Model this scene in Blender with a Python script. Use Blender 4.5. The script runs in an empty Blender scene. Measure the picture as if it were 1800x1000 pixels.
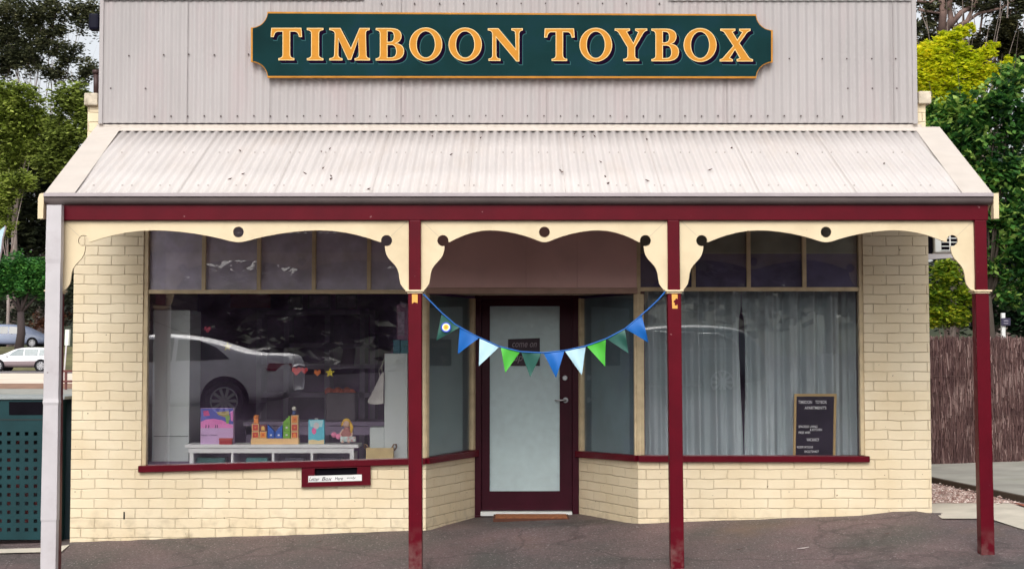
import bpy, math, random
from mathutils import Vector, Matrix, noise
from mathutils.geometry import tessellate_polygon
random.seed(7)
sc = bpy.context.scene
COL = sc.collection
R = math.radians
# ------------------------------------------------------------------ camera model
F = 2600.0; PITCH = R(2.9); CY = -13.27; CZ = 1.5
def ray(px, py):
    u = (px-900)/F; v = (500-py)/F
    return Vector((u, math.cos(PITCH)-v*math.sin(PITCH), math.sin(PITCH)+v*math.cos(PITCH)))
def P(px, py, Y=0.0):
    d = ray(px, py); t = (Y-CY)/d.y
    return Vector((d.x*t, Y, CZ+d.z*t))
def X(px, Y=0.0, py=640): return P(px, py, Y).x
def Z(py, Y=0.0): return P(900, py, Y).z
def clamp(a, lo, hi): return max(lo, min(hi, a))
def gz(x, y):
    z = .033*clamp(x, -6, 8)
    if y < 0: z += (.098-.007*clamp(x, -6, 6))*max(y, -2.2)
    if y < -3: z += .068*(-3-max(y, -25))
    if y > 8: z += (min(y, 79)-8)*(.95/71)
    if y > 82: z += 1.62*clamp((y-82)/11, 0, 1)
    return z
def G(px, py):
    d = ray(px, py); lo, hi = 3.0, 200.0
    t = lo
    while t < hi:
        p = Vector((0, CY, CZ))+d*t
        if p.z < gz(p.x, p.y): break
        t += .02 if t < 40 else .1
    return p

# ------------------------------------------------------------------ materials
MATS = {}
def lin(c):
    return tuple(((v/255)/12.92 if v/255 < .04045 else (((v/255)+.055)/1.055)**2.4) for v in c)
def newmat(name):
    m = bpy.data.materials.new(name); m.use_nodes = True
    nt = m.node_tree; b = nt.nodes['Principled BSDF']
    return m, nt, b
def N(nt, t, **kw):
    n = nt.nodes.new(t)
    for k, v in kw.items(): setattr(n, k, v)
    return n
def mat(name, col, rough=.6, var=.12, scale=6, bump=0, bscale=60, metal=0, spec=.5, stain=None, stain_scale=1.5, stain_amt=.5, stretch=None, coat=0, chips=None, dusty=None):
    if name in MATS: return MATS[name]
    m, nt, b = newmat(name); L = nt.links
    tc = N(nt, 'ShaderNodeTexCoord'); src = tc.outputs['Object']
    if stretch:
        mp = N(nt, 'ShaderNodeMapping'); mp.inputs['Scale'].default_value = stretch; L.new(src, mp.inputs[0]); src = mp.outputs[0]
    n1 = N(nt, 'ShaderNodeTexNoise'); n1.inputs['Scale'].default_value = scale; n1.inputs['Detail'].default_value = 6
    L.new(src, n1.inputs['Vector'])
    mr = N(nt, 'ShaderNodeMapRange'); mr.inputs[1].default_value = .3; mr.inputs[2].default_value = .7
    mr.inputs[3].default_value = 1-var; mr.inputs[4].default_value = 1+var; L.new(n1.outputs[0], mr.inputs[0])
    mx = N(nt, 'ShaderNodeMix', data_type='RGBA', blend_type='MULTIPLY'); mx.inputs[0].default_value = 1
    mx.inputs[6].default_value = (*col, 1); L.new(mr.outputs[0], mx.inputs[7]); out = mx.outputs[2]
    if stain:
        n2 = N(nt, 'ShaderNodeTexNoise'); n2.inputs['Scale'].default_value = stain_scale; n2.inputs['Detail'].default_value = 8
        n2.inputs['Roughness'].default_value = .65; L.new(src, n2.inputs['Vector'])
        m2 = N(nt, 'ShaderNodeMapRange'); m2.inputs[1].default_value = .5; m2.inputs[2].default_value = .72
        m2.inputs[3].default_value = 0; m2.inputs[4].default_value = stain_amt; L.new(n2.outputs[0], m2.inputs[0])
        x2 = N(nt, 'ShaderNodeMix', data_type='RGBA'); L.new(m2.outputs[0], x2.inputs[0]); L.new(out, x2.inputs[6])
        x2.inputs[7].default_value = (*stain, 1); out = x2.outputs[2]
    if dusty:
        gp_ = N(nt, 'ShaderNodeNewGeometry'); sp_ = N(nt, 'ShaderNodeSeparateXYZ'); L.new(gp_.outputs['Position'], sp_.inputs[0])
        d1 = N(nt, 'ShaderNodeMapRange'); d1.inputs[1].default_value = .22; d1.inputs[2].default_value = -.15; L.new(sp_.outputs[2], d1.inputs[0])
        n7 = N(nt, 'ShaderNodeTexNoise'); n7.inputs['Scale'].default_value = 14; n7.inputs['Detail'].default_value = 7; L.new(tc.outputs['Object'], n7.inputs['Vector'])
        d2 = N(nt, 'ShaderNodeMapRange'); d2.inputs[1].default_value = .40; d2.inputs[2].default_value = .7; L.new(n7.outputs[0], d2.inputs[0])
        d3 = N(nt, 'ShaderNodeMath', operation='MULTIPLY'); L.new(d1.outputs[0], d3.inputs[0]); L.new(d2.outputs[0], d3.inputs[1])
        x6 = N(nt, 'ShaderNodeMix', data_type='RGBA'); L.new(d3.outputs[0], x6.inputs[0]); L.new(out, x6.inputs[6]); x6.inputs[7].default_value = (*dusty, 1); out = x6.outputs[2]
    if chips:
        n5 = N(nt, 'ShaderNodeTexNoise'); n5.inputs['Scale'].default_value = chips[1]; n5.inputs['Detail'].default_value = 5; L.new(tc.outputs['Object'], n5.inputs['Vector'])
        m5 = N(nt, 'ShaderNodeMapRange'); m5.inputs[1].default_value = chips[2]; m5.inputs[2].default_value = chips[2]+.02; L.new(n5.outputs[0], m5.inputs[0])
        x5 = N(nt, 'ShaderNodeMix', data_type='RGBA'); L.new(m5.outputs[0], x5.inputs[0]); L.new(out, x5.inputs[6]); x5.inputs[7].default_value = (*chips[0], 1); out = x5.outputs[2]
    L.new(out, b.inputs['Base Color'])
    b.inputs['Roughness'].default_value = rough; b.inputs['Metallic'].default_value = metal
    b.inputs['Specular IOR Level'].default_value = spec; b.inputs['Coat Weight'].default_value = coat
    if bump:
        n3 = N(nt, 'ShaderNodeTexNoise'); n3.inputs['Scale'].default_value = bscale; n3.inputs['Detail'].default_value = 4
        L.new(src, n3.inputs['Vector'])
        bp = N(nt, 'ShaderNodeBump'); bp.inputs['Strength'].default_value = bump; bp.inputs['Distance'].default_value = .01
        L.new(n3.outputs[0], bp.inputs['Height']); L.new(bp.outputs[0], b.inputs['Normal'])
    MATS[name] = m; return m

def brick_mat():
    m, nt, b = newmat('painted_brick'); L = nt.links
    uv = N(nt, 'ShaderNodeUVMap'); 
    nz = N(nt, 'ShaderNodeTexNoise'); nz.inputs['Scale'].default_value = 5; nz.inputs['Detail'].default_value = 3; L.new(uv.outputs[0], nz.inputs['Vector'])
    sub = N(nt, 'ShaderNodeVectorMath', operation='SUBTRACT'); sub.inputs[1].default_value = (.5, .5, .5); L.new(nz.outputs['Color'], sub.inputs[0])
    scl = N(nt, 'ShaderNodeVectorMath', operation='SCALE'); scl.inputs['Scale'].default_value = .024; L.new(sub.outputs[0], scl.inputs[0])
    add = N(nt, 'ShaderNodeVectorMath', operation='ADD'); L.new(uv.outputs[0], add.inputs[0]); L.new(scl.outputs[0], add.inputs[1])
    def brick(ms, smooth):
        k = N(nt, 'ShaderNodeTexBrick'); k.offset = .5
        k.inputs['Scale'].default_value = 1; k.inputs['Brick Width'].default_value = .24; k.inputs['Row Height'].default_value = .0868
        k.inputs['Mortar Size'].default_value = ms; k.inputs['Mortar Smooth'].default_value = smooth
        L.new(add.outputs[0], k.inputs['Vector']); return k
    k1 = brick(.0026, .6); k2 = brick(.007, 1.0)
    k1.inputs['Color1'].default_value = (1, 1, 1, 1); k1.inputs['Color2'].default_value = (.93, .93, .93, 1)
    # base paint
    base = (.80, .665, .405)
    n1 = N(nt, 'ShaderNodeTexNoise'); n1.inputs['Scale'].default_value = 2.3; n1.inputs['Detail'].default_value = 8; L.new(uv.outputs[0], n1.inputs['Vector'])
    cr = N(nt, 'ShaderNodeValToRGB'); e = cr.color_ramp.elements
    e[0].position = .3; e[0].color = (.77, .63, .41, 1); e[1].position = .7; e[1].color = (.86, .74, .53, 1); L.new(n1.outputs[0], cr.inputs[0])
    # mortar lines partly filled by paint
    n2 = N(nt, 'ShaderNodeTexNoise'); n2.inputs['Scale'].default_value = 4.5; n2.inputs['Detail'].default_value = 5; L.new(uv.outputs[0], n2.inputs['Vector'])
    mr = N(nt, 'ShaderNodeMapRange'); mr.inputs[1].default_value = .42; mr.inputs[2].default_value = .64; mr.inputs[3].default_value = .0; mr.inputs[4].default_value = .95; L.new(n2.outputs[0], mr.inputs[0])
    ml = N(nt, 'ShaderNodeMath', operation='MULTIPLY'); L.new(k1.outputs['Fac'], ml.inputs[0]); L.new(mr.outputs[0], ml.inputs[1])
    sz = N(nt, 'ShaderNodeSeparateXYZ'); L.new(uv.outputs[0], sz.inputs[0])
    mz = N(nt, 'ShaderNodeMapRange'); mz.inputs[1].default_value = .35; mz.inputs[2].default_value = .95; mz.inputs[3].default_value = .68; mz.inputs[4].default_value = 1; L.new(sz.outputs[1], mz.inputs[0])
    ml2 = N(nt, 'ShaderNodeMath', operation='MULTIPLY'); L.new(ml.outputs[0], ml2.inputs[0]); L.new(mz.outputs[0], ml2.inputs[1])
    mx = N(nt, 'ShaderNodeMix', data_type='RGBA'); L.new(ml2.outputs[0], mx.inputs[0]); L.new(cr.outputs[0], mx.inputs[6]); mx.inputs[7].default_value = (.42, .30, .17, 1)
    # per brick slight tone
    mt = N(nt, 'ShaderNodeMix', data_type='RGBA', blend_type='MULTIPLY'); mt.inputs[0].default_value = .6; L.new(mx.outputs[2], mt.inputs[6]); L.new(k1.outputs['Color'], mt.inputs[7])
    k1.inputs['Mortar'].default_value = (1, 1, 1, 1)
    # grime splashes near the ground (dirt)
    sep = N(nt, 'ShaderNodeSeparateXYZ'); L.new(uv.outputs[0], sep.inputs[0])
    n5 = N(nt, 'ShaderNodeTexNoise'); n5.inputs['Scale'].default_value = 9; n5.inputs['Detail'].default_value = 8; L.new(uv.outputs[0], n5.inputs['Vector'])
    g1 = N(nt, 'ShaderNodeMapRange'); g1.inputs[1].default_value = .22; g1.inputs[2].default_value = -.15; g1.inputs[3].default_value = 0; g1.inputs[4].default_value = .75; L.new(sep.outputs[1], g1.inputs[0])
    g2 = N(nt, 'ShaderNodeMapRange'); g2.inputs[1].default_value = .48; g2.inputs[2].default_value = .7; L.new(n5.outputs[0], g2.inputs[0])
    gm = N(nt, 'ShaderNodeMath', operation='MULTIPLY'); L.new(g1.outputs[0], gm.inputs[0]); L.new(g2.outputs[0], gm.inputs[1])
    mg = N(nt, 'ShaderNodeMix', data_type='RGBA'); L.new(gm.outputs[0], mg.inputs[0]); L.new(mt.outputs[2], mg.inputs[6]); mg.inputs[7].default_value = (.33, .25, .14, 1)
    # small chips
    n6 = N(nt, 'ShaderNodeTexNoise'); n6.inputs['Scale'].default_value = 26; n6.inputs['Detail'].default_value = 2; L.new(uv.outputs[0], n6.inputs['Vector'])
    g3 = N(nt, 'ShaderNodeMapRange'); g3.inputs[1].default_value = .735; g3.inputs[2].default_value = .76; L.new(n6.outputs[0], g3.inputs[0])
    mc = N(nt, 'ShaderNodeMix', data_type='RGBA'); L.new(g3.outputs[0], mc.inputs[0]); L.new(mg.outputs[2], mc.inputs[6]); mc.inputs[7].default_value = (.2, .13, .07, 1)
    L.new(mc.outputs[2], b.inputs['Base Color']); b.inputs['Roughness'].default_value = .55
    n4 = N(nt, 'ShaderNodeTexNoise'); n4.inputs['Scale'].default_value = 35; n4.inputs['Detail'].default_value = 6; L.new(uv.outputs[0], n4.inputs['Vector'])
    h = N(nt, 'ShaderNodeMath', operation='MULTIPLY_ADD'); L.new(k2.outputs['Fac'], h.inputs[0]); h.inputs[1].default_value = -1.0
    h2 = N(nt, 'ShaderNodeMath', operation='MULTIPLY'); L.new(n4.outputs[0], h2.inputs[0]); h2.inputs[1].default_value = .35; L.new(h2.outputs[0], h.inputs[2])
    bp = N(nt, 'ShaderNodeBump'); bp.inputs['Strength'].default_value = .8; bp.inputs['Distance'].default_value = .008
    L.new(h.outputs[0], bp.inputs['Height']); L.new(bp.outputs[0], b.inputs['Normal'])
    return m

def glass_mat(name, refl=.14, tint=(1, 1, 1)):
    m, nt, b = newmat(name); L = nt.links
    nt.nodes.remove(b); out = nt.nodes['Material Output']
    tr = N(nt, 'ShaderNodeBsdfTransparent'); tr.inputs[0].default_value = (*tint, 1)
    gl = N(nt, 'ShaderNodeBsdfGlossy'); gl.inputs['Roughness'].default_value = .0; gl.inputs['Color'].default_value = (1, 1, 1, 1)
    lw = N(nt, 'ShaderNodeLayerWeight'); lw.inputs[0].default_value = .5
    pw = N(nt, 'ShaderNodeMath', operation='POWER'); pw.inputs[1].default_value = 5; L.new(lw.outputs['Facing'], pw.inputs[0])
    ad = N(nt, 'ShaderNodeMath', operation='MULTIPLY_ADD'); ad.inputs[1].default_value = 1-refl; ad.inputs[2].default_value = refl; L.new(pw.outputs[0], ad.inputs[0])
    tc = N(nt, 'ShaderNodeTexCoord'); nz = N(nt, 'ShaderNodeTexNoise'); nz.inputs['Scale'].default_value = 1.2; L.new(tc.outputs['Object'], nz.inputs['Vector'])
    bp = N(nt, 'ShaderNodeBump'); bp.inputs['Strength'].default_value = .03; bp.inputs['Distance'].default_value = .01; L.new(nz.outputs[0], bp.inputs['Height']); L.new(bp.outputs[0], gl.inputs['Normal'])
    mx = N(nt, 'ShaderNodeMixShader'); L.new(ad.outputs[0], mx.inputs[0]); L.new(tr.outputs[0], mx.inputs[1]); L.new(gl.outputs[0], mx.inputs[2])
    df = N(nt, 'ShaderNodeBsdfDiffuse'); df.inputs[0].default_value = (.52, .44, .62, 1)   # lilac veil painted in for reflected haze on the pane
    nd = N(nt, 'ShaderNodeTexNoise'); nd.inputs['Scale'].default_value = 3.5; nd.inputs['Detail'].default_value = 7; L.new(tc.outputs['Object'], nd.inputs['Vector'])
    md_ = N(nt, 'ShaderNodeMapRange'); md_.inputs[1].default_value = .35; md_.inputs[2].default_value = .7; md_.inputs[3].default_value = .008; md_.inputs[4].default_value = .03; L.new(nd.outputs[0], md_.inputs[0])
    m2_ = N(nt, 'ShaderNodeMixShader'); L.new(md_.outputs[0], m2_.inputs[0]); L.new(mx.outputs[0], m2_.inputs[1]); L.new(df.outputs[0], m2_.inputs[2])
    L.new(m2_.outputs[0], out.inputs[0]); return m

def leaf_mat(name, c1, c2, c3=None, trans=.35, scale=.6, rough=.5):
    m, nt, b = newmat(name); L = nt.links
    geo = N(nt, 'ShaderNodeNewGeometry'); tc = N(nt, 'ShaderNodeTexCoord')
    nz = N(nt, 'ShaderNodeTexNoise'); nz.inputs['Scale'].default_value = scale; nz.inputs['Detail'].default_value = 3; L.new(tc.outputs['Object'], nz.inputs['Vector'])
    a = N(nt, 'ShaderNodeMath', operation='MULTIPLY_ADD'); L.new(geo.outputs['Random Per Island'], a.inputs[0]); a.inputs[1].default_value = .6; a.inputs[2].default_value = -.3
    s = N(nt, 'ShaderNodeMath', operation='ADD'); L.new(nz.outputs[0], s.inputs[0]); L.new(a.outputs[0], s.inputs[1])
    cr = N(nt, 'ShaderNodeValToRGB'); e = cr.color_ramp.elements
    e[0].position = .25; e[0].color = (*c1, 1); e[1].position = .62; e[1].color = (*c2, 1)
    if c3: x = e.new(.8); x.color = (*c3, 1)
    L.new(s.outputs[0], cr.inputs[0]); L.new(cr.outputs[0], b.inputs['Base Color']); b.inputs['Roughness'].default_value = rough
    t = N(nt, 'ShaderNodeBsdfTranslucent'); L.new(cr.outputs[0], t.inputs[0])
    mx = N(nt, 'ShaderNodeMixShader'); mx.inputs[0].default_value = trans; L.new(b.outputs[0], mx.inputs[1]); L.new(t.outputs[0], mx.inputs[2])
    L.new(mx.outputs[0], nt.nodes['Material Output'].inputs[0]); return m

def asphalt_mat():
    m, nt, b = newmat('asphalt'); L = nt.links
    tc = N(nt, 'ShaderNodeTexCoord'); o = tc.outputs['Object']
    n1 = N(nt, 'ShaderNodeTexNoise'); n1.inputs['Scale'].default_value = 1.1; n1.inputs['Detail'].default_value = 6; L.new(o, n1.inputs['Vector'])
    cr = N(nt, 'ShaderNodeValToRGB'); e = cr.color_ramp.elements
    e[0].position = .35; e[0].color = (.085, .078, .074, 1); e[1].position = .7; e[1].color = (.18, .122, .122, 1); L.new(n1.outputs[0], cr.inputs[0])
    v = N(nt, 'ShaderNodeTexVoronoi'); v.inputs['Scale'].default_value = 95; L.new(o, v.inputs['Vector'])
    cv = N(nt, 'ShaderNodeSeparateColor'); L.new(v.outputs['Color'], cv.inputs[0])
    mr = N(nt, 'ShaderNodeMapRange'); mr.inputs[1].default_value = 0; mr.inputs[2].default_value = 1; mr.inputs[3].default_value = .72; mr.inputs[4].default_value = 1.3; L.new(cv.outputs[0], mr.inputs[0])
    mx = N(nt, 'ShaderNodeMix', data_type='RGBA', blend_type='MULTIPLY'); mx.inputs[0].default_value = 1; L.new(cr.outputs[0], mx.inputs[6]); L.new(mr.outputs[0], mx.inputs[7])
    sp = N(nt, 'ShaderNodeMapRange'); sp.inputs[1].default_value = .965; sp.inputs[2].default_value = .985; L.new(cv.outputs[1], sp.inputs[0])
    m2 = N(nt, 'ShaderNodeMix', data_type='RGBA'); L.new(sp.outputs[0], m2.inputs[0]); L.new(mx.outputs[2], m2.inputs[6]); m2.inputs[7].default_value = (.3, .26, .25, 1)
    # ochre mineral stain patches
    n3 = N(nt, 'ShaderNodeTexNoise'); n3.inputs['Scale'].default_value = .7; n3.inputs['Detail'].default_value = 7; L.new(o, n3.inputs['Vector'])
    s3 = N(nt, 'ShaderNodeMapRange'); s3.inputs[1].default_value = .62; s3.inputs[2].default_value = .75; s3.inputs[4].default_value = .5; L.new(n3.outputs[0], s3.inputs[0])
    m3 = N(nt, 'ShaderNodeMix', data_type='RGBA'); L.new(s3.outputs[0], m3.inputs[0]); L.new(m2.outputs[2], m3.inputs[6]); m3.inputs[7].default_value = (.2, .12, .08, 1)
    nd = N(nt, 'ShaderNodeTexNoise'); nd.inputs['Scale'].default_value = 1.6; nd.inputs['Detail'].default_value = 6; L.new(o, nd.inputs['Vector'])
    va = N(nt, 'ShaderNodeMix', data_type='VECTOR') ; va.inputs[0].default_value = .35; L.new(o, va.inputs[4]); L.new(nd.outputs['Color'], va.inputs[5])
    vc = N(nt, 'ShaderNodeTexVoronoi', feature='DISTANCE_TO_EDGE'); vc.inputs['Scale'].default_value = .9; L.new(va.outputs[1], vc.inputs['Vector'])
    ck = N(nt, 'ShaderNodeMapRange'); ck.inputs[1].default_value = .012; ck.inputs[2].default_value = .002; ck.inputs[4].default_value = .38; L.new(vc.outputs['Distance'], ck.inputs[0])
    m4 = N(nt, 'ShaderNodeMix', data_type='RGBA'); L.new(ck.outputs[0], m4.inputs[0]); L.new(m3.outputs[2], m4.inputs[6]); m4.inputs[7].default_value = (.035, .028, .028, 1)
    L.new(m4.outputs[2], b.inputs['Base Color']); b.inputs['Specular IOR Level'].default_value = .3
    rr = N(nt, 'ShaderNodeMapRange'); rr.inputs[3].default_value = .5; rr.inputs[4].default_value = .85; L.new(n1.outputs[0], rr.inputs[0]); L.new(rr.outputs[0], b.inputs['Roughness'])
    bp = N(nt, 'ShaderNodeBump'); bp.inputs['Strength'].default_value = .45; bp.inputs['Distance'].default_value = .005; L.new(v.outputs['Distance'], bp.inputs['Height']); L.new(bp.outputs[0], b.inputs['Normal'])
    return m

M = dict(
 brick=brick_mat(),
 asphalt=asphalt_mat(),
 cream=mat('cream_paint', (.78, .645, .43), .5, .05, 4, .05, 80, spec=.25, stain=(.55, .43, .26), stain_amt=.45, stain_scale=2.2, chips=((.35, .24, .14), 30, .745)),
 creamdull=mat('cream_brown_timber', (.62, .50, .31), .5, .12, 12, .1, 60, stain=(.38, .24, .13), stain_amt=.4, stain_scale=5),
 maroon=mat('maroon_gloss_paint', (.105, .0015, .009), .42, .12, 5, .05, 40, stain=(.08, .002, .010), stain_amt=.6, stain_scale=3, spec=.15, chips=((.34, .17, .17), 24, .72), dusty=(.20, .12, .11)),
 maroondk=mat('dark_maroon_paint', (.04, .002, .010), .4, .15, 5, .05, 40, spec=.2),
 clad=mat('weathered_cladding_paint', (.40, .372, .368), .6, .07, 3, .06, 30, stain=(.44, .345, .35), stain_amt=.5, stain_scale=2.2, stretch=(1, 1, .28)),
 roofw=mat('white_roof_paint', (.575, .535, .515), .6, .04, 3, .05, 40, spec=.15, stain=(.54, .46, .40), stain_amt=.35, stain_scale=2.5, stretch=(1.5, .5, .5)),
 flash=mat('cream_flashing', (.60, .54, .485), .6, .05, 5, spec=.1, stain=(.5, .44, .38), stain_amt=.35, stain_scale=4),
 gutter=mat('grey_brown_gutter', (.16, .13, .125), .5, .1, 4, spec=.3, stain=(.10, .085, .08), stain_amt=.4),
 gutterlip=mat('pale_gutter_lip', (.42, .37, .38), .5, .08, 5, spec=.2),
 galv=mat('galvanised_grey', (.56, .53, .545), .45, .07, 6, .05, 30, stain=(.36, .32, .33), stain_amt=.6, stain_scale=3, chips=((.2, .16, .15), 26, .74)),
 mauve=mat('mauve_board', (.72, .46, .42), .6, .12, 3, .05, 30, stain=(.58, .36, .33), stain_amt=.5),
 soffit=mat('soffit_paint', (.42, .34, .25), .7, .1, 4),
 signgreen=mat('sign_dark_green', (.004, .030, .032), .7, .25, 2, stain=(.006, .024, .05), stain_amt=.6, stain_scale=2, spec=.08),
 gold=mat('sign_gold', (.55, .235, .03), .6, .06, 20, spec=.1),
 goldrim=mat('sign_gold_rim', (.5, .22, .035), .6, .15, 8, spec=.1),
 lettercream=mat('letter_cream', (.78, .58, .28), .6, .03, spec=.1),
 shadownavy=mat('letter_shadow_navy', (.008, .003, .014), .8, .1, spec=.02),
 shadowline=mat('letter_teal_line', (.035, .11, .115), .8, .1, spec=.02),
 white=mat('white_paint', (.78, .80, .78), .45, .05, 5),
 shelfwhite=mat('white_melamine', (.60, .66, .65), .4, .04, 3),
 black=mat('black_matt', (.006, .005, .008), .8, .2, spec=.05),
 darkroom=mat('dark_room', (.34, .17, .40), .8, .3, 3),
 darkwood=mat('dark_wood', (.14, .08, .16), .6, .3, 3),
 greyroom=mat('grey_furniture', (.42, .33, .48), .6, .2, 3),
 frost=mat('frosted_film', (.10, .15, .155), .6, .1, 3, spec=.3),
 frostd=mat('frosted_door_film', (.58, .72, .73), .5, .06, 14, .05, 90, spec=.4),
 lilac=mat('lilac_blind', (.56, .53, .64), .6, .2, 7, stain=(.42, .42, .38), stain_amt=.5, stain_scale=5),  # sky reflection with tree patches, painted as colour behind the left transoms
 navyblind=mat('navy_blind', (.10, .09, .18), .6, .3, 6),
 greenblind=mat('olive_blind', (.24, .26, .20), .6, .2, 6),
 curtain=mat('curtain_cloth', (.48, .56, .575), .85, .08, 3, .1, 200),
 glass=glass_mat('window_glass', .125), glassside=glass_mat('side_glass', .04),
 wood=mat('raw_timber', (.62, .43, .2), .6, .15, 10, stretch=(1, 1, 6)),
 gravel=mat('pink_gravel', (.42, .30, .26), .9, .6, 40, 1, 60, stain=(.7, .55, .5), stain_amt=.8, stain_scale=35),
 concrete=mat('concrete', (.60, .55, .46), .85, .12, 3, .2, 60, stain=(.4, .37, .3), stain_amt=.5, stain_scale=2),
 concrete2=mat('old_concrete', (.36, .35, .31), .9, .2, 2, .3, 40, stain=(.22, .23, .17), stain_amt=.6, stain_scale=1.5),
 sandslab=mat('sandy_slab', (.80, .68, .55), .9, .08, .3),
 soil=mat('brown_soil', (.30, .17, .11), .95, .3, 2, .3, 20),
 road=mat('road_grey', (.20, .18, .185), .9, .2, .6),
 grass=mat('dry_grass', (.13, .12, .05), .95, .4, .8),
 brush=mat('brushwood', (.16, .095, .085), .95, .45, 9, .5, 60, stretch=(8, 8, .6), stain=(.33, .24, .21), stain_amt=.6, stain_scale=8),
 binteal=mat('bin_dark_teal', (.008, .042, .048), .5, .2, 3, spec=.25),
 bark=mat('bark_grey', (.19, .15, .13), .9, .35, 4, .6, 20, stretch=(3, 3, .5)),
 barkpale=mat('bark_pale', (.30, .25, .23), .85, .35, 3, .4, 15, stretch=(3, 3, .5), stain=(.3, .12, .08), stain_amt=.7),
 steel=mat('satin_steel', (.5, .5, .52), .3, .05, metal=1),
 tyre=mat('tyre_rubber', (.012, .012, .014), .7, .1), rim=mat('alloy_rim', (.55, .55, .58), .3, .05, metal=.7),
 darkglass=mat('car_glass', (.02, .025, .03), .08, .1, spec=.8), palelight=mat('lamp_plastic', (.7, .7, .72), .2, .05),
 redlight=mat('tail_lamp_red', (.35, .01, .02), .25, .1), chrome=mat('chrome_trim', (.85, .85, .85), .12, .02, metal=1),
)
def paint(name, c, rough=.35): return mat(name, c, rough, .03, 3, coat=.3)
def plain(name, c, rough=.55): return mat(name, c, rough, .08, 8)

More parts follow.
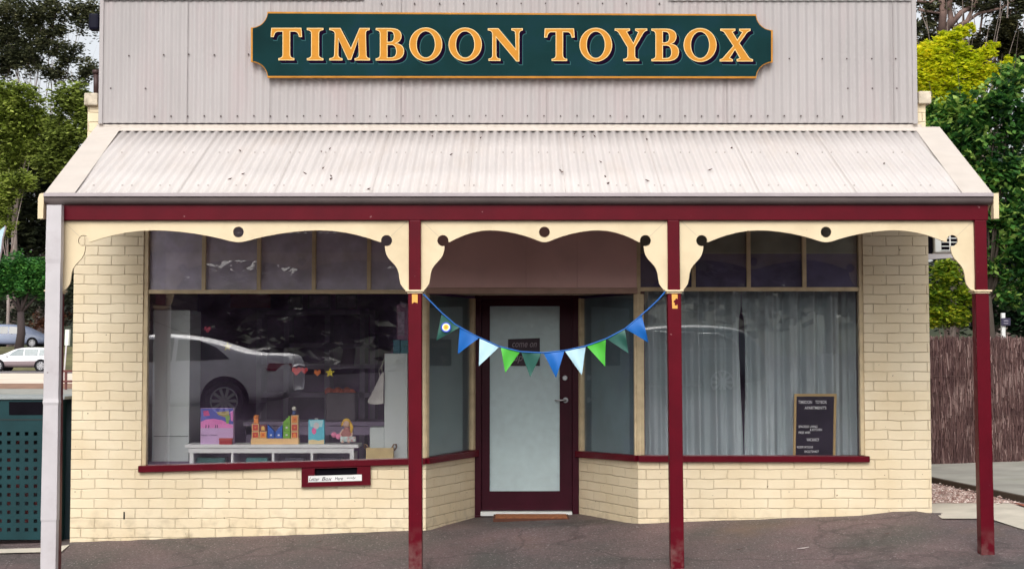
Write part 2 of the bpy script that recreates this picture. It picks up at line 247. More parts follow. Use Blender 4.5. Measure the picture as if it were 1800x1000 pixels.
# ------------------------------------------------------------------ mesh builder
class MB:
    def __init__(s): s.v = []; s.f = []; s.m = []; s.sm = []
    def add(s, vs, fs, mi=0, smooth=False):
        o = len(s.v); s.v += [tuple(x) for x in vs]
        for f in fs: s.f.append(tuple(i+o for i in f)); s.m.append(mi); s.sm.append(smooth)
        return s
    def box(s, x0, x1, y0, y1, z0, z1, mi=0):
        vs = [(x0,y0,z0),(x1,y0,z0),(x1,y1,z0),(x0,y1,z0),(x0,y0,z1),(x1,y0,z1),(x1,y1,z1),(x0,y1,z1)]
        return s.add(vs, [(0,3,2,1),(4,5,6,7),(0,1,5,4),(1,2,6,5),(2,3,7,6),(3,0,4,7)], mi)
    def seg(s, a, b, zb, zt, tout=0.0, tin=.11, mi=0):
        "vertical wall piece from plan point a to b; outward normal is to the right of a->b"
        a = Vector(a[:2]); b = Vector(b[:2]); d = (b-a).normalized(); n = Vector((d.y, -d.x))
        ao, bo, ai, bi = a+n*tout, b+n*tout, a-n*tin, b-n*tin
        vs = [(ao.x,ao.y,zb[0]),(bo.x,bo.y,zb[1]),(bi.x,bi.y,zb[1]),(ai.x,ai.y,zb[0]),(ao.x,ao.y,zt[0]),(bo.x,bo.y,zt[1]),(bi.x,bi.y,zt[1]),(ai.x,ai.y,zt[0])]
        return s.add(vs, [(0,3,2,1),(4,5,6,7),(0,1,5,4),(1,2,6,5),(2,3,7,6),(3,0,4,7)], mi)
    def plate(s, loops, yf, yb, mi=0):
        "loops of (x,z), extruded from yf (front, toward camera) to yb"
        L = [[Vector((x, z, 0)) for x, z in lp] for lp in loops]
        tris = tessellate_polygon(L); pts = [p for lp in L for p in lp]; n = len(pts); o = len(s.v)
        s.v += [(p.x, yf, p.y) for p in pts]
        for t in tris:
            a, b_, c = (pts[i] for i in t)
            cr = (b_-a).cross(c-a).z
            f = t if cr > 0 else t[::-1]
            s.f.append(tuple(i+o for i in f)); s.m.append(mi); s.sm.append(False)
        if yb is not None:
            s.v += [(p.x, yb, p.y) for p in pts]
            for t in tris:
                a, b_, c = (pts[i] for i in t)
                f = t[::-1] if (b_-a).cross(c-a).z > 0 else t
                s.f.append(tuple(i+o+n for i in f)); s.m.append(mi); s.sm.append(False)
            k = o
            for lp in L:
                m_ = len(lp)
                for i in range(m_):
                    j = (i+1) % m_
                    s.f.append((k+i, k+j, k+j+n, k+i+n)); s.m.append(mi); s.sm.append(False)
                k += m_
        return s
    def tube(s, pts, rads, seg=8, mi=0, cap=True):
        pts = [Vector(p) for p in pts]; o = len(s.v); prev = None
        for i, p in enumerate(pts):
            d = (pts[min(i+1, len(pts)-1)]-pts[max(i-1, 0)]).normalized()
            if prev is None:
                a = Vector((0,0,1)) if abs(d.z) < .9 else Vector((1,0,0)); u = d.cross(a).normalized()
            else: u = (prev-d*prev.dot(d)).normalized()
            prev = u; w = d.cross(u); r = rads[i] if isinstance(rads, (list, tuple)) else rads
            for k in range(seg):
                t = 2*math.pi*k/seg; q = p+u*math.cos(t)*r+w*math.sin(t)*r; s.v.append(tuple(q))
        for i in range(len(pts)-1):
            for k in range(seg):
                k2 = (k+1) % seg
                s.f.append((o+i*seg+k, o+i*seg+k2, o+(i+1)*seg+k2, o+(i+1)*seg+k)); s.m.append(mi); s.sm.append(True)
        if cap:
            s.f.append(tuple(o+k for k in range(seg))[::-1]); s.m.append(mi); s.sm.append(False)
            e = o+(len(pts)-1)*seg; s.f.append(tuple(e+k for k in range(seg))); s.m.append(mi); s.sm.append(False)
        return s
    def ball(s, c, r, seg=12, mi=0):
        c = Vector(c); r = Vector(r) if isinstance(r, (tuple, list, Vector)) else Vector((r, r, r)); rings = seg//2+1; o = len(s.v)
        for i in range(rings+1):
            a = math.pi*i/rings
            for k in range(seg):
                b = 2*math.pi*k/seg
                s.v.append((c.x+r.x*math.sin(a)*math.cos(b), c.y+r.y*math.sin(a)*math.sin(b), c.z+r.z*math.cos(a)))
        for i in range(rings):
            for k in range(seg):
                k2 = (k+1) % seg
                s.f.append((o+i*seg+k, o+(i+1)*seg+k, o+(i+1)*seg+k2, o+i*seg+k2)); s.m.append(mi); s.sm.append(True)
        return s
    def obj(s, name, mats, parent=None, bevel=0, kind=None, sub=0):
        if not isinstance(mats, (list, tuple)): mats = [mats]
        me = bpy.data.meshes.new(name)
        if parent is not None:
            q = parent; off = Vector((0,0,0))
            while q is not None: off += q.location; q = q.parent
            vs = [(x-off.x, y-off.y, z-off.z) for x, y, z in s.v]
        else: vs = s.v; off = Vector((0,0,0))
        me.from_pydata(vs, [], s.f)
        for m_ in mats: me.materials.append(m_)
        me.polygons.foreach_set('material_index', s.m); me.polygons.foreach_set('use_smooth', s.sm)
        uvl = me.uv_layers.new(name='UVMap'); buf = [0.0]*(2*len(me.loops))
        for p in me.polygons:
            n = p.normal
            if abs(n.z) > .7:
                for li in p.loop_indices:
                    v = s.v[me.loops[li].vertex_index]; buf[2*li] = v[0]; buf[2*li+1] = v[1]
            else:
                t = Vector((-n.y, n.x)); t = t.normalized() if t.length > 1e-6 else Vector((1, 0))
                for li in p.loop_indices:
                    v = s.v[me.loops[li].vertex_index]; buf[2*li] = v[0]*t.x+v[1]*t.y; buf[2*li+1] = v[2]
        uvl.data.foreach_set('uv', buf)
        o = bpy.data.objects.new(name, me); COL.objects.link(o)
        if parent is not None: o.parent = parent
        if bevel:
            md = o.modifiers.new('bevel', 'BEVEL'); md.width = bevel; md.segments = 2; md.limit_method = 'ANGLE'
        if sub:
            md = o.modifiers.new('sub', 'SUBSURF'); md.levels = sub; md.render_levels = sub
        if kind: o['kind'] = kind
        return o
def thing(name, label, cat, loc=(0,0,0), group=None):
    o = bpy.data.objects.new(name, None); COL.objects.link(o); o.location = loc
    o.empty_display_size = .1
    o['label'] = label; o['category'] = cat
    if group: o['group'] = group
    return o
def tag(o, label, cat, group=None):
    o['label'] = label; o['category'] = cat
    if group: o['group'] = group
    return o
def quadp(pts, Y): return [(P(a, b, Y).x, P(a, b, Y).z) for a, b in pts]
def text_mb(mb, s, cx, cz, h, yf, width=None, mi=0, shear=0):
    cu = bpy.data.curves.new('t', 'FONT'); cu.body = s; cu.size = 1; cu.align_x = 'LEFT'; cu.shear = shear; cu.resolution_u = 3; cu.offset = .008
    ob = bpy.data.objects.new('t', cu); COL.objects.link(ob)
    dg = bpy.context.evaluated_depsgraph_get(); me = bpy.data.meshes.new_from_object(ob.evaluated_get(dg))
    xs = [v.co.x for v in me.vertices]; ys = [v.co.y for v in me.vertices]
    k = h/(max(ys)-min(ys)); kx = width/(max(xs)-min(xs)) if width else k
    mx = (max(xs)+min(xs))/2; my = (max(ys)+min(ys))/2
    mb.add([(cx+(v.co.x-mx)*kx, yf, cz+(v.co.y-my)*k) for v in me.vertices], [tuple(p.vertices) for p in me.polygons], mi)
    bpy.data.objects.remove(ob); bpy.data.meshes.remove(me); bpy.data.curves.remove(cu)

# ================================================================== GROUND
def frange(a, b, n): return [a+(b-a)*i/n for i in range(n+1)]
def ground():
    xs = frange(-400, -60, 6)[:-1]+frange(-60, -8, 26)[:-1]+frange(-8, 8, 160)[:-1]+frange(8, 60, 20)[:-1]+frange(60, 400, 6)
    ys = frange(-300, -60, 6)[:-1]+frange(-60, -6, 27)[:-1]+frange(-6, 4, 100)[:-1]+frange(4, 12, 16)[:-1]+frange(12, 130, 59)[:-1]+frange(130, 600, 6)
    mb = MB(); nx = len(xs)
    vs = []
    for y in ys:
        for x in xs:
            z = gz(x, y)
            if -6 < y < 4 and abs(x) < 8:
                z += .006*noise.noise(Vector((x*1.3, y*1.3, 0)))+.003*noise.noise(Vector((x*6, y*6, 0)))
                # lumpy bitumen bead against the wall foot at the corner
                d = math.exp(-((x-3.45)/.24)**2-((y+.04)/.10)**2); z += .036*d*(1+.5*noise.noise(Vector((x*14, 0, 0))))
                if -.12 < y < .02 and -3.95 < x < 3.9: z += .008+.006*noise.noise(Vector((x*9, 3, 0)))
            vs.append((x, y, z))
    fs = [(j*nx+i, j*nx+i+1, (j+1)*nx+i+1, (j+1)*nx+i) for j in range(len(ys)-1) for i in range(nx-1)]
    mb.add(vs, fs, 0, True)
    return mb.obj('ground', M['asphalt'], kind='structure')
ground()
def sheet(name, poly, m, lift=.004, n=1, kind='structure', thick=0):
    "polygon of ground points (x,y) draped on gz, grid-clipped by fan subdivision"
    mb = MB()
    def rec(a, b, c, k):
        if k == 0:
            v = [(p[0], p[1], gz(p[0], p[1])+lift) for p in (a, b, c)]
            cr = (b[0]-a[0])*(c[1]-a[1])-(b[1]-a[1])*(c[0]-a[0])
            mb.add(v if cr > 0 else v[::-1], [(0, 1, 2)]); return
        ab = ((a[0]+b[0])/2, (a[1]+b[1])/2); bc = ((b[0]+c[0])/2, (b[1]+c[1])/2); ca = ((c[0]+a[0])/2, (c[1]+a[1])/2)
        rec(a, ab, ca, k-1); rec(ab, b, bc, k-1); rec(ca, bc, c, k-1); rec(ab, bc, ca, k-1)
    P3 = [Vector((p[0], p[1], 0)) for p in poly]
    for t in tessellate_polygon([P3]): rec(*[tuple(P3[i][:2]) for i in t], n)
    return mb.obj(name, m, kind=kind)
# right side yard: driveway, gravel bed, pale path
g = lambda a, b: tuple(G(a, b)[:2])
sheet('driveway', [g(1600, 812), g(1860, 812), g(1860, 893), g(1640, 848), g(1600, 841)], M['concrete2'], .03, 2)
eb = MB(); a, b_ = g(1612, 843), g(1860, 897)
for i in range(8):
    p = Vector(a).lerp(Vector(b_), i/8); q = Vector(a).lerp(Vector(b_), (i+1)/8)
    z0, z1 = gz(*p), gz(*q); eb.seg(p, q, (z0-.1, z1-.1), (z0+.06, z1+.06), .0, .05)
tag(eb.obj('edging_board', plain('dark_timber_edge', (.07, .05, .035), .9), bevel=.004), 'dark timber edging board along the near side of the driveway', 'edging')
sheet('gravel_bed', [g(1600, 847), g(1640, 851), g(1830, 893), g(1780, 888), g(1600, 888)], M['gravel'], .008, 3)
sheet('path', [g(1600, 886), g(1775, 886), g(1850, 917), g(1850, 946), g(1790, 930), g(1740, 913), g(1656, 913), g(1643, 903), g(1600, 895)], M['concrete'], .010, 2)
sheet('brick_paving', [g(1777, 884), g(1850, 897), g(1850, 916)], plain('terracotta_paving', (.32, .09, .05), .8), .012, 1)
# gravel stones (uncountable)
gs = MB(); last = G(1700, 870)
for i in range(1500):
    a_ = random.uniform(1600, 1800); b__ = random.uniform(852, 886)
    if b__ < 848+(a_-1640)*.22+4: continue
    p = G(a_, b__) if i % 4 == 0 else None
    if p is None: 
        p = last+Vector((random.uniform(-.12, .12), random.uniform(-.1, .1), 0))
    else: last = p
    r = random.uniform(.008, .02); z = gz(p.x, p.y)+.012
    gs.add([(p.x-r,p.y,z),(p.x,p.y-r*.8,z+r*.3),(p.x+r,p.y,z),(p.x,p.y+r*.8,z),(p.x,p.y,z+r*.9)], [(0,1,4),(1,2,4),(2,3,4),(3,0,4)])
gs.obj('gravel', leaf_mat('gravel_stones', (.22, .11, .09), (.6, .45, .4), (.85, .75, .7), 0, 30, .8), kind='stuff')
# left: street and car park far behind
def band(name, d0, d1, m, lift, x0=-70, x1=-8): return sheet(name, [(x0, d0), (x1, d0), (x1, d1), (x0, d1)], m, lift, 4)
DB = mat('dark_bitumen', (.022, .018, .022), 1, .3, 1.5, spec=.05)
sheet('road', [(-60, -27), (60, -27), (60, -3.6), (-60, -3.6)], DB, .03, 5)
sheet('road', [(-60, -70), (60, -70), (60, -27.1), (-60, -27.1)], DB, .03, 2)
band('footpath', 38, 46, M['concrete2'], .02)
band('soil_strip', 46, 53, M['soil'], .025)
band('slab', 53, 73, M['sandslab'], .03)
band('road', 73.5, 82, M['road'], .035)
band('grass_bank', 82, 93.5, M['grass'], .05)
band('car_park', 94, 112, M['road'], .06)

# ================================================================== SHOP BUILDING
shop = thing('shop_building', 'cream painted brick shop with corrugated parapet, white verandah roof and maroon posts', 'shop')
WL, WR = X(128, 0, 600), X(1634, 0, 600)
YB = 1.03
xl0, xl1 = X(749), X(835, YB)          # left splay, front to back
xr0, xr1 = X(1121), X(1017, YB)
zs = lambda px: Z(806+ (749-px)*.0235 if px < 900 else 800)   # sill top heights
# --- brick walls
bw = MB(); TOP = 3.50; BOT = -.5
bw.seg((WL, 0), (X(157, 0, 400), 0), (BOT, BOT), (3.27, 3.27), 0, .22); bw.seg((X(157, 0, 400), 0), (X(250), 0), (BOT, BOT), (TOP, TOP), 0, .22)
bw.seg((X(250), 0), (xl0, 0), (BOT, BOT), (Z(830), Z(815)), 0, .22)
bw.seg((xl0, 0), (xl1, YB), (BOT, BOT), (Z(815), Z(802, YB)), 0, .12)
bw.seg((xr1, YB), (xr0, 0), (BOT, BOT), (Z(803, YB), Z(811)), 0, .12)
bw.seg((xr0, 0), (X(1519), 0), (BOT, BOT), (Z(811), Z(811)), 0, .22)
bw.seg((X(1519), 0), (X(1622, 0, 400), 0), (BOT, BOT), (TOP, TOP), 0, .22); bw.seg((X(1622, 0, 400), 0), (WR, 0), (BOT, BOT), (3.38, 3.38), 0, .22)
bw.seg((X(250), 0), (X(1519), 0), (2.80, 2.80), (TOP, TOP), 0, .22)     # lintel zone
bw.box(WL, WL+.22, .22, 9, BOT, 3.27); bw.box(WR-.22, WR, .22, 9, BOT, 3.27); bw.box(WL+.22, WR-.22, 8.8, 9, BOT, 3.6)
# side parapet piers seen either side of the cladding
for x0, x1 in ((X(157, .1, 190), X(176, .1, 190)+.1), (X(1611, .1, 190)-.1, X(1624, .1, 190))):
    bw.box(x0, x1, .05, .4, 3.5, Z(184, .1))
bw.obj('brick_wall', M['brick'], shop)
for x0, x1, y0 in ((150, 174, 165), (1612, 1635, 162)):
    c = MB(); c.box(X(x0, .05, 175), X(x1, .05, 175), .0, .45, Z(y0+22, .05), Z(y0, .05))
    c.obj('pier_cap', mat('mossy_cap', (.62, .54, .42), .8, .2, 10, .4, 30, stain=(.12, .09, .06), stain_amt=.9, stain_scale=9), shop, bevel=.012)
# main roof behind parapet
rf = MB(); rf.box(WL+.22, WR-.22, .25, 8.8, 3.25, 3.30); rf.obj('roof', M['galv'], shop)
# sills
def segpart(name, pieces, m, bevel=.004, parent=shop):
    q = MB()
    for p in pieces: q.seg(*p)
    return q.obj(name, m, parent, bevel=bevel)
sl = [((X(247), 0), (xl0, 0), (Z(829.5), Z(815)), (Z(818), Z(804.5)), .045, .10),
      ((xl0-.005, 0.0), (xl1, YB), (Z(815)+.001, Z(802, YB)), (Z(804.5)-.001, Z(790, YB)), .042, .08)]
segpart('window_sill', sl, M['maroon'])
sr = [((xr1, YB), (xr0+.005, 0.0), (Z(803, YB), Z(811)+.001), (Z(792, YB), Z(800)-.001), .042, .08),
      ((xr0, 0), (X(1525), 0), (Z(811), Z(811.5)), (Z(800), Z(801)), .045, .10)]
segpart('window_sill', sr, M['maroon'])
# --- big windows
def shop_window(xa, xb, sill_a, sill_b, bar, bar_h, mull, upper, corner_right, jl, jr):
    w = thing('shop_window', '', ''); del w['label']; del w['category']; w.parent = shop
    bz0, bz1 = Z(bar+bar_h), Z(bar)
    f = MB()
    f.seg((xa, 0), (xa+jl, 0), (sill_a, sill_a), (2.8, 2.8), -.012, .09)
    f.seg((xb-jr, 0), (xb, 0), (sill_b, sill_b), (2.8, 2.8), -.012 if not corner_right else .006, .09)
    f.seg((xa+jl, 0), (xb-jr, 0), (bz0, bz0), (bz1, bz1), -.022, .075)
    f.seg((xa+jl, 0), (xb-jr, 0), (2.74, 2.74), (2.8, 2.8), -.022, .075)
    f.obj('frame', M['creamdull'], w, bevel=.003)
    for mx in mull:
        q = MB(); q.seg((X(mx-3.5, 0, 460), 0), (X(mx+3.5, 0, 460), 0), (bz1, bz1), (2.74, 2.74), -.026, .07); q.obj('mullion', M['creamdull'], w, bevel=.003)
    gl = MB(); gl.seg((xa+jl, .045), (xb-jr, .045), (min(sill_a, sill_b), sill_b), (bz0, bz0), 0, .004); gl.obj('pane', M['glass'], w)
    xs = [xa+jl]+[X(mx, 0, 460) for mx in mull]+[xb-jr]
    for i in range(len(xs)-1):
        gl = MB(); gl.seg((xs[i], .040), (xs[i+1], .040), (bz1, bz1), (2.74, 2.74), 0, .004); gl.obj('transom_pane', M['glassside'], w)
        for m_, a, b in upper:
            q = MB(); q.seg((xs[i]+.004, .060), (xs[i+1]-.004, .060), (max(a, bz1), max(a, bz1)), (b, b), 0, .004); q.obj('blind', m_, w)
    return w
shop_window(X(250), xl0, Z(818), Z(804.5), 509, 7, [357, 454, 551, 648], [(M['lilac'], 0, 2.74)], True, .040, .046)
shop_window(xr0-.03, X(1519), Z(800), Z(800), 504.5, 7, [1220, 1317, 1415], [(M['navyblind'], 0, Z(446, .06)), (M['greenblind'], Z(446, .06), 2.74)], False, .06, .035)
# --- recess
sw = thing('x', '', ''); COL.objects.unlink(sw); bpy.data.objects.remove(sw)
HEAD = Z(516.5)
for a, b, za, zb, nm in (((xl0, 0), (xl1, YB), Z(804.5), Z(790, YB), 0), ((xr1, YB), (xr0, 0), Z(792, YB), Z(800), 1)):
    w = bpy.data.objects.new('side_window', None); COL.objects.link(w); w.parent = shop
    A = Vector(a); B = Vector(b); d = (B-A).normalized(); ln = (B-A).length
    back = .06
    f = MB()
    s0, s1 = (.0, back) if nm == 0 else (back, .0)
    f.seg(A+d*.01, A+d*(.055), (za, za), (HEAD, HEAD), .008, .07); f.obj('jamb', M['creamdull'], w, bevel=.003)
    f = MB(); f.seg(B-d*.055, B-d*.004, (zb, zb), (HEAD, HEAD), .008, .07); f.obj('jamb', M['creamdull'], w, bevel=.003)
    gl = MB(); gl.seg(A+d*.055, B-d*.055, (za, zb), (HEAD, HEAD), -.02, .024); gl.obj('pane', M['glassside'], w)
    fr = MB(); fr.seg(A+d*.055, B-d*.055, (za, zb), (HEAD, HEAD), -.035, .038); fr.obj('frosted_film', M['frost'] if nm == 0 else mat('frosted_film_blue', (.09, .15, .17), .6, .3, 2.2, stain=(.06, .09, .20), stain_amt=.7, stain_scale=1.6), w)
# bulkhead panel over recess
bk = MB(); xs = [xl0]+[X(p) for p in (925, 1015)]+[X(1120)]
for i in range(3): bk.seg((xs[i]+.002, 0), (xs[i+1]-.002, 0), (Z(506), Z(506)), (2.80, 2.80), .004, .03)
bk.seg((xs[0], 0), (xs[-1], 0), (Z(506), Z(506)), (2.80, 2.80), -.004, .03)
bk.obj('bulkhead_panel', M['mauve'], shop, bevel=.002)
bt = MB(); bt.seg((xl0, 0), (X(1121), 0), (Z(516), Z(516)), (Z(506), Z(506)), .012, .05); bt.obj('bulkhead_trim', mat('brown_pink_trim', (.40, .25, .19), .55, .12, 8), shop, bevel=.003)
so = MB(); so.add([(xl0, .05, HEAD+.03), (xl1-.1, YB+.1, HEAD+.03), (xr1+.1, YB+.1, HEAD+.03), (xr0, .05, HEAD+.03), (xl0, .05, HEAD+.06), (xl1-.1, YB+.1, HEAD+.06), (xr1+.1, YB+.1, HEAD+.06), (xr0, .05, HEAD+.06)],
       [(0,1,2,3),(7,6,5,4),(0,4,5,1),(1,5,6,2),(2,6,7,3),(3,7,4,0)]); so.obj('recess_ceiling', M['soffit'], shop)
# door frame + door
YD = YB
dfm = MB()
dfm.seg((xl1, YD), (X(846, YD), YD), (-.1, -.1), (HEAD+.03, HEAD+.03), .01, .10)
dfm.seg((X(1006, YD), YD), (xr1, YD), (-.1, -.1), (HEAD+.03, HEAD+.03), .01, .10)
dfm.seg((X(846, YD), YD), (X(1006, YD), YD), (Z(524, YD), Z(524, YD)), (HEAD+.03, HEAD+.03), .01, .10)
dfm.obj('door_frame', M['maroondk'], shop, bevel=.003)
door = bpy.data.objects.new('door', None); COL.objects.link(door); door.parent = shop
YL = YD+.03
dl = MB(); dx0, dx1, dz0, dz1 = X(846, YD)+.003, X(1006, YD)-.003, Z(897, YD), Z(524, YD)-.003
gx0, gx1, g0, g1 = X(861, YL), X(984, YL), Z(863, YL), Z(538, YL)
dl.plate([[(dx0, dz0), (dx1, dz0), (dx1, dz1), (dx0, dz1)], [(gx0, g0), (gx0, g1), (gx1, g1), (gx1, g0)]], YL, YL+.04)
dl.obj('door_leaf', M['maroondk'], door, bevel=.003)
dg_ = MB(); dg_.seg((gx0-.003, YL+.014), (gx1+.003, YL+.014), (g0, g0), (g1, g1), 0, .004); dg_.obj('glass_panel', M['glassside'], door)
dg_ = MB(); dg_.seg((gx0-.003, YL+.021), (gx1+.003, YL+.021), (g0, g0), (g1, g1), 0, .004); dg_.obj('frosted_film', M['frostd'], door)
hd = MB(); c = P(994, 703, YL)
hd.tube([c, c+Vector((0, -.012, 0))], .026, 16); hd.tube([c+Vector((0, -.01, 0)), c+Vector((0, -.045, 0)), c+Vector((-.03, -.05, 0)), c+Vector((-.105, -.05, -.001))], [.010, .010, .009, .008], 8)
hd.obj('handle', M['steel'], door)
lk = MB(); c = P(993, 664, YL); lk.tube([c, c+Vector((0, -.018, 0))], [.026, .022], 16); lk.obj('lock', M['steel'], door)
nb = MB(); nb.plate([quadp([(893, 596), (949, 594), (949, 643), (893, 643)], YL+.010)], YL+.010, YL+.013, 0)
text_mb(nb, 'come on', X(922, YL), Z(606, YL), .045, YL+.0092, .24, 1, .3); text_mb(nb, 'up', X(911, YL), Z(632, YL), .07, YL+.0092, .09, 1, .3)
nb.obj('notice', [plain('notice_black', (.03, .012, .025)), plain('chalk', (.24, .19, .22))], door)
th = MB(); th.seg((X(845, YD-.05), YD-.05), (X(1005, YD-.05), YD-.05), (Z(905, YD), Z(905, YD)), (Z(898, YD), Z(898, YD)), .02, .08); th.obj('threshold', M['white'], shop, bevel=.003)
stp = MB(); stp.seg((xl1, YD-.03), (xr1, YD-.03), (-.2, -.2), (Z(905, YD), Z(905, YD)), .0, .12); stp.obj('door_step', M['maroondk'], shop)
mt_ = MB(); y1 = YD-.10; a = P(868, 908, y1)
mt_.box(X(868, y1), X(998, y1), y1-.36, y1, gz(0, .8)-.005, gz(0, .8)+.028, 0); mt_.box(X(868, y1)+.02, X(998, y1)-.02, y1-.35, y1-.01, gz(0, .8)+.028, gz(0, .8)+.033, 1)
tag(mt_.obj('doormat', [plain('mat_edge', (.10, .035, .02), .9), mat('coir', (.36, .13, .05), .95, .4, 30, .6, 120)]), 'rust brown coir doormat on the ground before the maroon door', 'doormat')

q = MB(); q.box(X(217, 0, 905), X(219.5, 0, 905), -.003, .01, Z(912), Z(899)); q.obj('weep_slot', M['black'], shop)
# letter slot box under the left sill
lb = bpy.data.objects.new('letter_box', None); COL.objects.link(lb); lb.parent = shop
q = MB(); yo = -.035
q.plate([quadp([(530, 856), (651, 852), (651, 812), (530, 815)], yo), quadp([(553, 836), (553, 823), (628, 821), (628, 834)], yo)[::1]], yo, -.001)
q.obj('surround', M['maroon'], lb, bevel=.003)
q = MB(); q.plate([quadp([(551, 838), (630, 836), (630, 819), (551, 821)], -.006)], -.006, -.002); q.obj('slot', M['black'], lb)
q = MB(); q.plate([quadp([(542, 847), (636, 844.5), (636, 833.5), (542, 836)], yo-.002)], yo-.004, yo-.001, 0)
for i, (xc, w_) in enumerate(((562, 34), (598, 34), (619, 14))): pass
for wd_, xa_, xb_, yc_, hh_ in (('Letter', 545, 563, 841.5, .034), ('Box', 567, 585, 841, .032), ('Here', 590, 604, 840.3, .030), ('only', 611, 627, 839.6, .022)):
    text_mb(q, wd_, X((xa_+xb_)/2, yo), Z(yc_, yo), hh_, yo-.0048, (xb_-xa_)/197, 1, .3)
q.obj('paper_strip', [plain('paper', (.8, .8, .78)), plain('ink', (.03, .04, .04))], lb)

# interior shell
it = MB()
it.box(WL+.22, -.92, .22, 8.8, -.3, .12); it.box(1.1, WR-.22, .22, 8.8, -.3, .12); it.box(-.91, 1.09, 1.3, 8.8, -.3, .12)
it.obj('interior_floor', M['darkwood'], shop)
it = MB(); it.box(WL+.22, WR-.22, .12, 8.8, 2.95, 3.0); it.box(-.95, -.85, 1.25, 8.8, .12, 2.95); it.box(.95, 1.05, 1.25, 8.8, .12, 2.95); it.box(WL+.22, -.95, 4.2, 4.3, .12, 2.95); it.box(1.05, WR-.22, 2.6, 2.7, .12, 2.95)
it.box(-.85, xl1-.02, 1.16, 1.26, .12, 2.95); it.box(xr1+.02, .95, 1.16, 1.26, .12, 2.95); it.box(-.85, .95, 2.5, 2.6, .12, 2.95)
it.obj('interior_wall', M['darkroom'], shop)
ws = MB(); ws.box(WL+.22, xl0-.02, .10, .55, Z(812)-.05, Z(812)-.02); ws.obj('display_shelf', M['darkwood'], shop)
ws = MB(); ws.box(xr0+.1, WR-.22, .10, .40, Z(806)-.05, Z(806)-.02); ws.obj('display_shelf', M['darkwood'], shop)

# --- parapet cladding (corrugated)
def corrug(mb, x0, x1, pts, amp=.0066, wl=.0755, n=8, mi=0, phase=0, back=None, thick=0):
    "sheet corrugated across x; pts = path of (y,z) with outward normal computed"
    k = max(2, int((x1-x0)/wl*n)); o = len(mb.v); m_ = len(pts)
    nr = []
    for i in range(m_):
        a = Vector(pts[max(i-1, 0)]); b = Vector(pts[min(i+1, m_-1)]); d = (b-a).normalized(); nr.append(Vector((-d.y, d.x)))
    for j in range(k+1):
        x = x0+(x1-x0)*j/k; w = amp*math.cos(2*math.pi*(x-phase)/wl)
        for i in range(m_):
            mb.v.append((x, pts[i][0]+nr[i].x*w, pts[i][1]+nr[i].y*w))
    for j in range(k):
        for i in range(m_-1):
            a = o+j*m_+i; mb.f.append((a, a+m_, a+m_+1, a+1)); mb.m.append(mi); mb.sm.append(True)
YC = -.03
cl = MB(); cx0, cx1 = X(181, YC, 110), X(1604, YC, 110); zc0 = Z(216.6, YC)
corrug(cl, cx0, cx1, [(YC, zc0), (YC, 4.4), (YC, 6.1)])
# over-lapping upper sheets with their lower edge at the top of the picture
corrug(cl, X(181, YC, 2), X(640, YC, 2), [(YC-.018, Z(1.5, YC)), (YC-.018, 6.1)])
corrug(cl, X(1174, YC, 2), X(1602, YC, 2), [(YC-.018, Z(2.5, YC)), (YC-.018, 6.1)])
# sheet lap lines: thin standing edges
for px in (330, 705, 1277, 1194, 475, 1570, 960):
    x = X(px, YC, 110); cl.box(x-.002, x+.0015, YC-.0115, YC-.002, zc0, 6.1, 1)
# screws
def screw(x, z, r=.0055):
    cl.box(x-r, x+r, YC-.0125, YC+.0, z-r, z+r, 2)
rowA = [227+3.5*0] 
for px in (227, 288, 332, 377, 437, 1387, 1445, 1488, 1532, 1574): screw(X(px, YC, 99), Z(97+random.uniform(-1, 3) if px < 500 else 104, YC))
for px in (195, 256, 1490, 1533, 1576): screw(X(px, YC, 157), Z(156, YC))
px = 272
while px < 1500:
    screw(X(px, YC, 205), Z(204.5+random.uniform(-.7, .7), YC)); px += 29.1 if random.random() > .06 else 44
for px in (671, 729, 773, 815, 873, 916, 959, 1016, 1059, 1101, 1159): screw(X(px, YC, 7), Z(7, YC))
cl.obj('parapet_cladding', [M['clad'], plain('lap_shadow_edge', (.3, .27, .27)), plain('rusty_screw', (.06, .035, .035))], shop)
for a_, b__ in ((175, 182), (1603, 1611)):
    ed = MB(); ed.box(X(a_, YC, 110), X(b__, YC, 110), YC-.02, .12, zc0-.01, 6.1); ed.obj('corner_flashing', M['clad'], shop, bevel=.003)
bk = MB(); bk.box(cx0, cx1, .012, .12, 3.5, 6.1); bk.obj('parapet_framing', M['darkwood'], shop)
# --- verandah
YG = -1.80
ra = Vector((-.012, Z(229, 0)+.016)); rb = Vector((YG+.06, Z(339, YG+.06)-.010))      # roof plane (y,z) at wall and at gutter
vroof = MB(); vx0, vx1 = X(82, YG, 340), X(1741, YG, 340)
mid = [(ra.lerp(rb, t).x, ra.lerp(rb, t).y) for t in (0, .33, .66, 1)]
pts_ = mid[::-1]
corrug(vroof, vx0+.02, vx1-.02, pts_, amp=.0088)
def rp_(t, h):
    d_ = (rb-ra).normalized(); n_ = Vector((d_.y, -d_.x)); n_ = n_ if n_.y > 0 else -n_; return ra+d_*t*(rb-ra).length+n_*h
kk = 0; xk = math.ceil((vx0+.3)/.0755)*.0755
while xk < vx1-.3:
    if kk % 4 in (0, 3):
        for t in (.42, .9):
            p_ = rp_(t, .0105); vroof.box(xk-.005, xk+.005, p_.x-.008, p_.x+.006, p_.y-.004, p_.y+.002, 1)
    kk += 1; xk += .0755
for xl_ in (-2.62, -1.86, -1.10, -.34, .42, 1.18, 1.94, 2.70):
    a_, b__ = rp_(.10, .0094), rp_(.995, .0094); vroof.add([(xl_-.0012, a_.x, a_.y), (xl_+.0012, a_.x, a_.y), (xl_+.0012, b__.x, b__.y), (xl_-.0012, b__.x, b__.y)], [(0, 3, 2, 1)], 2)
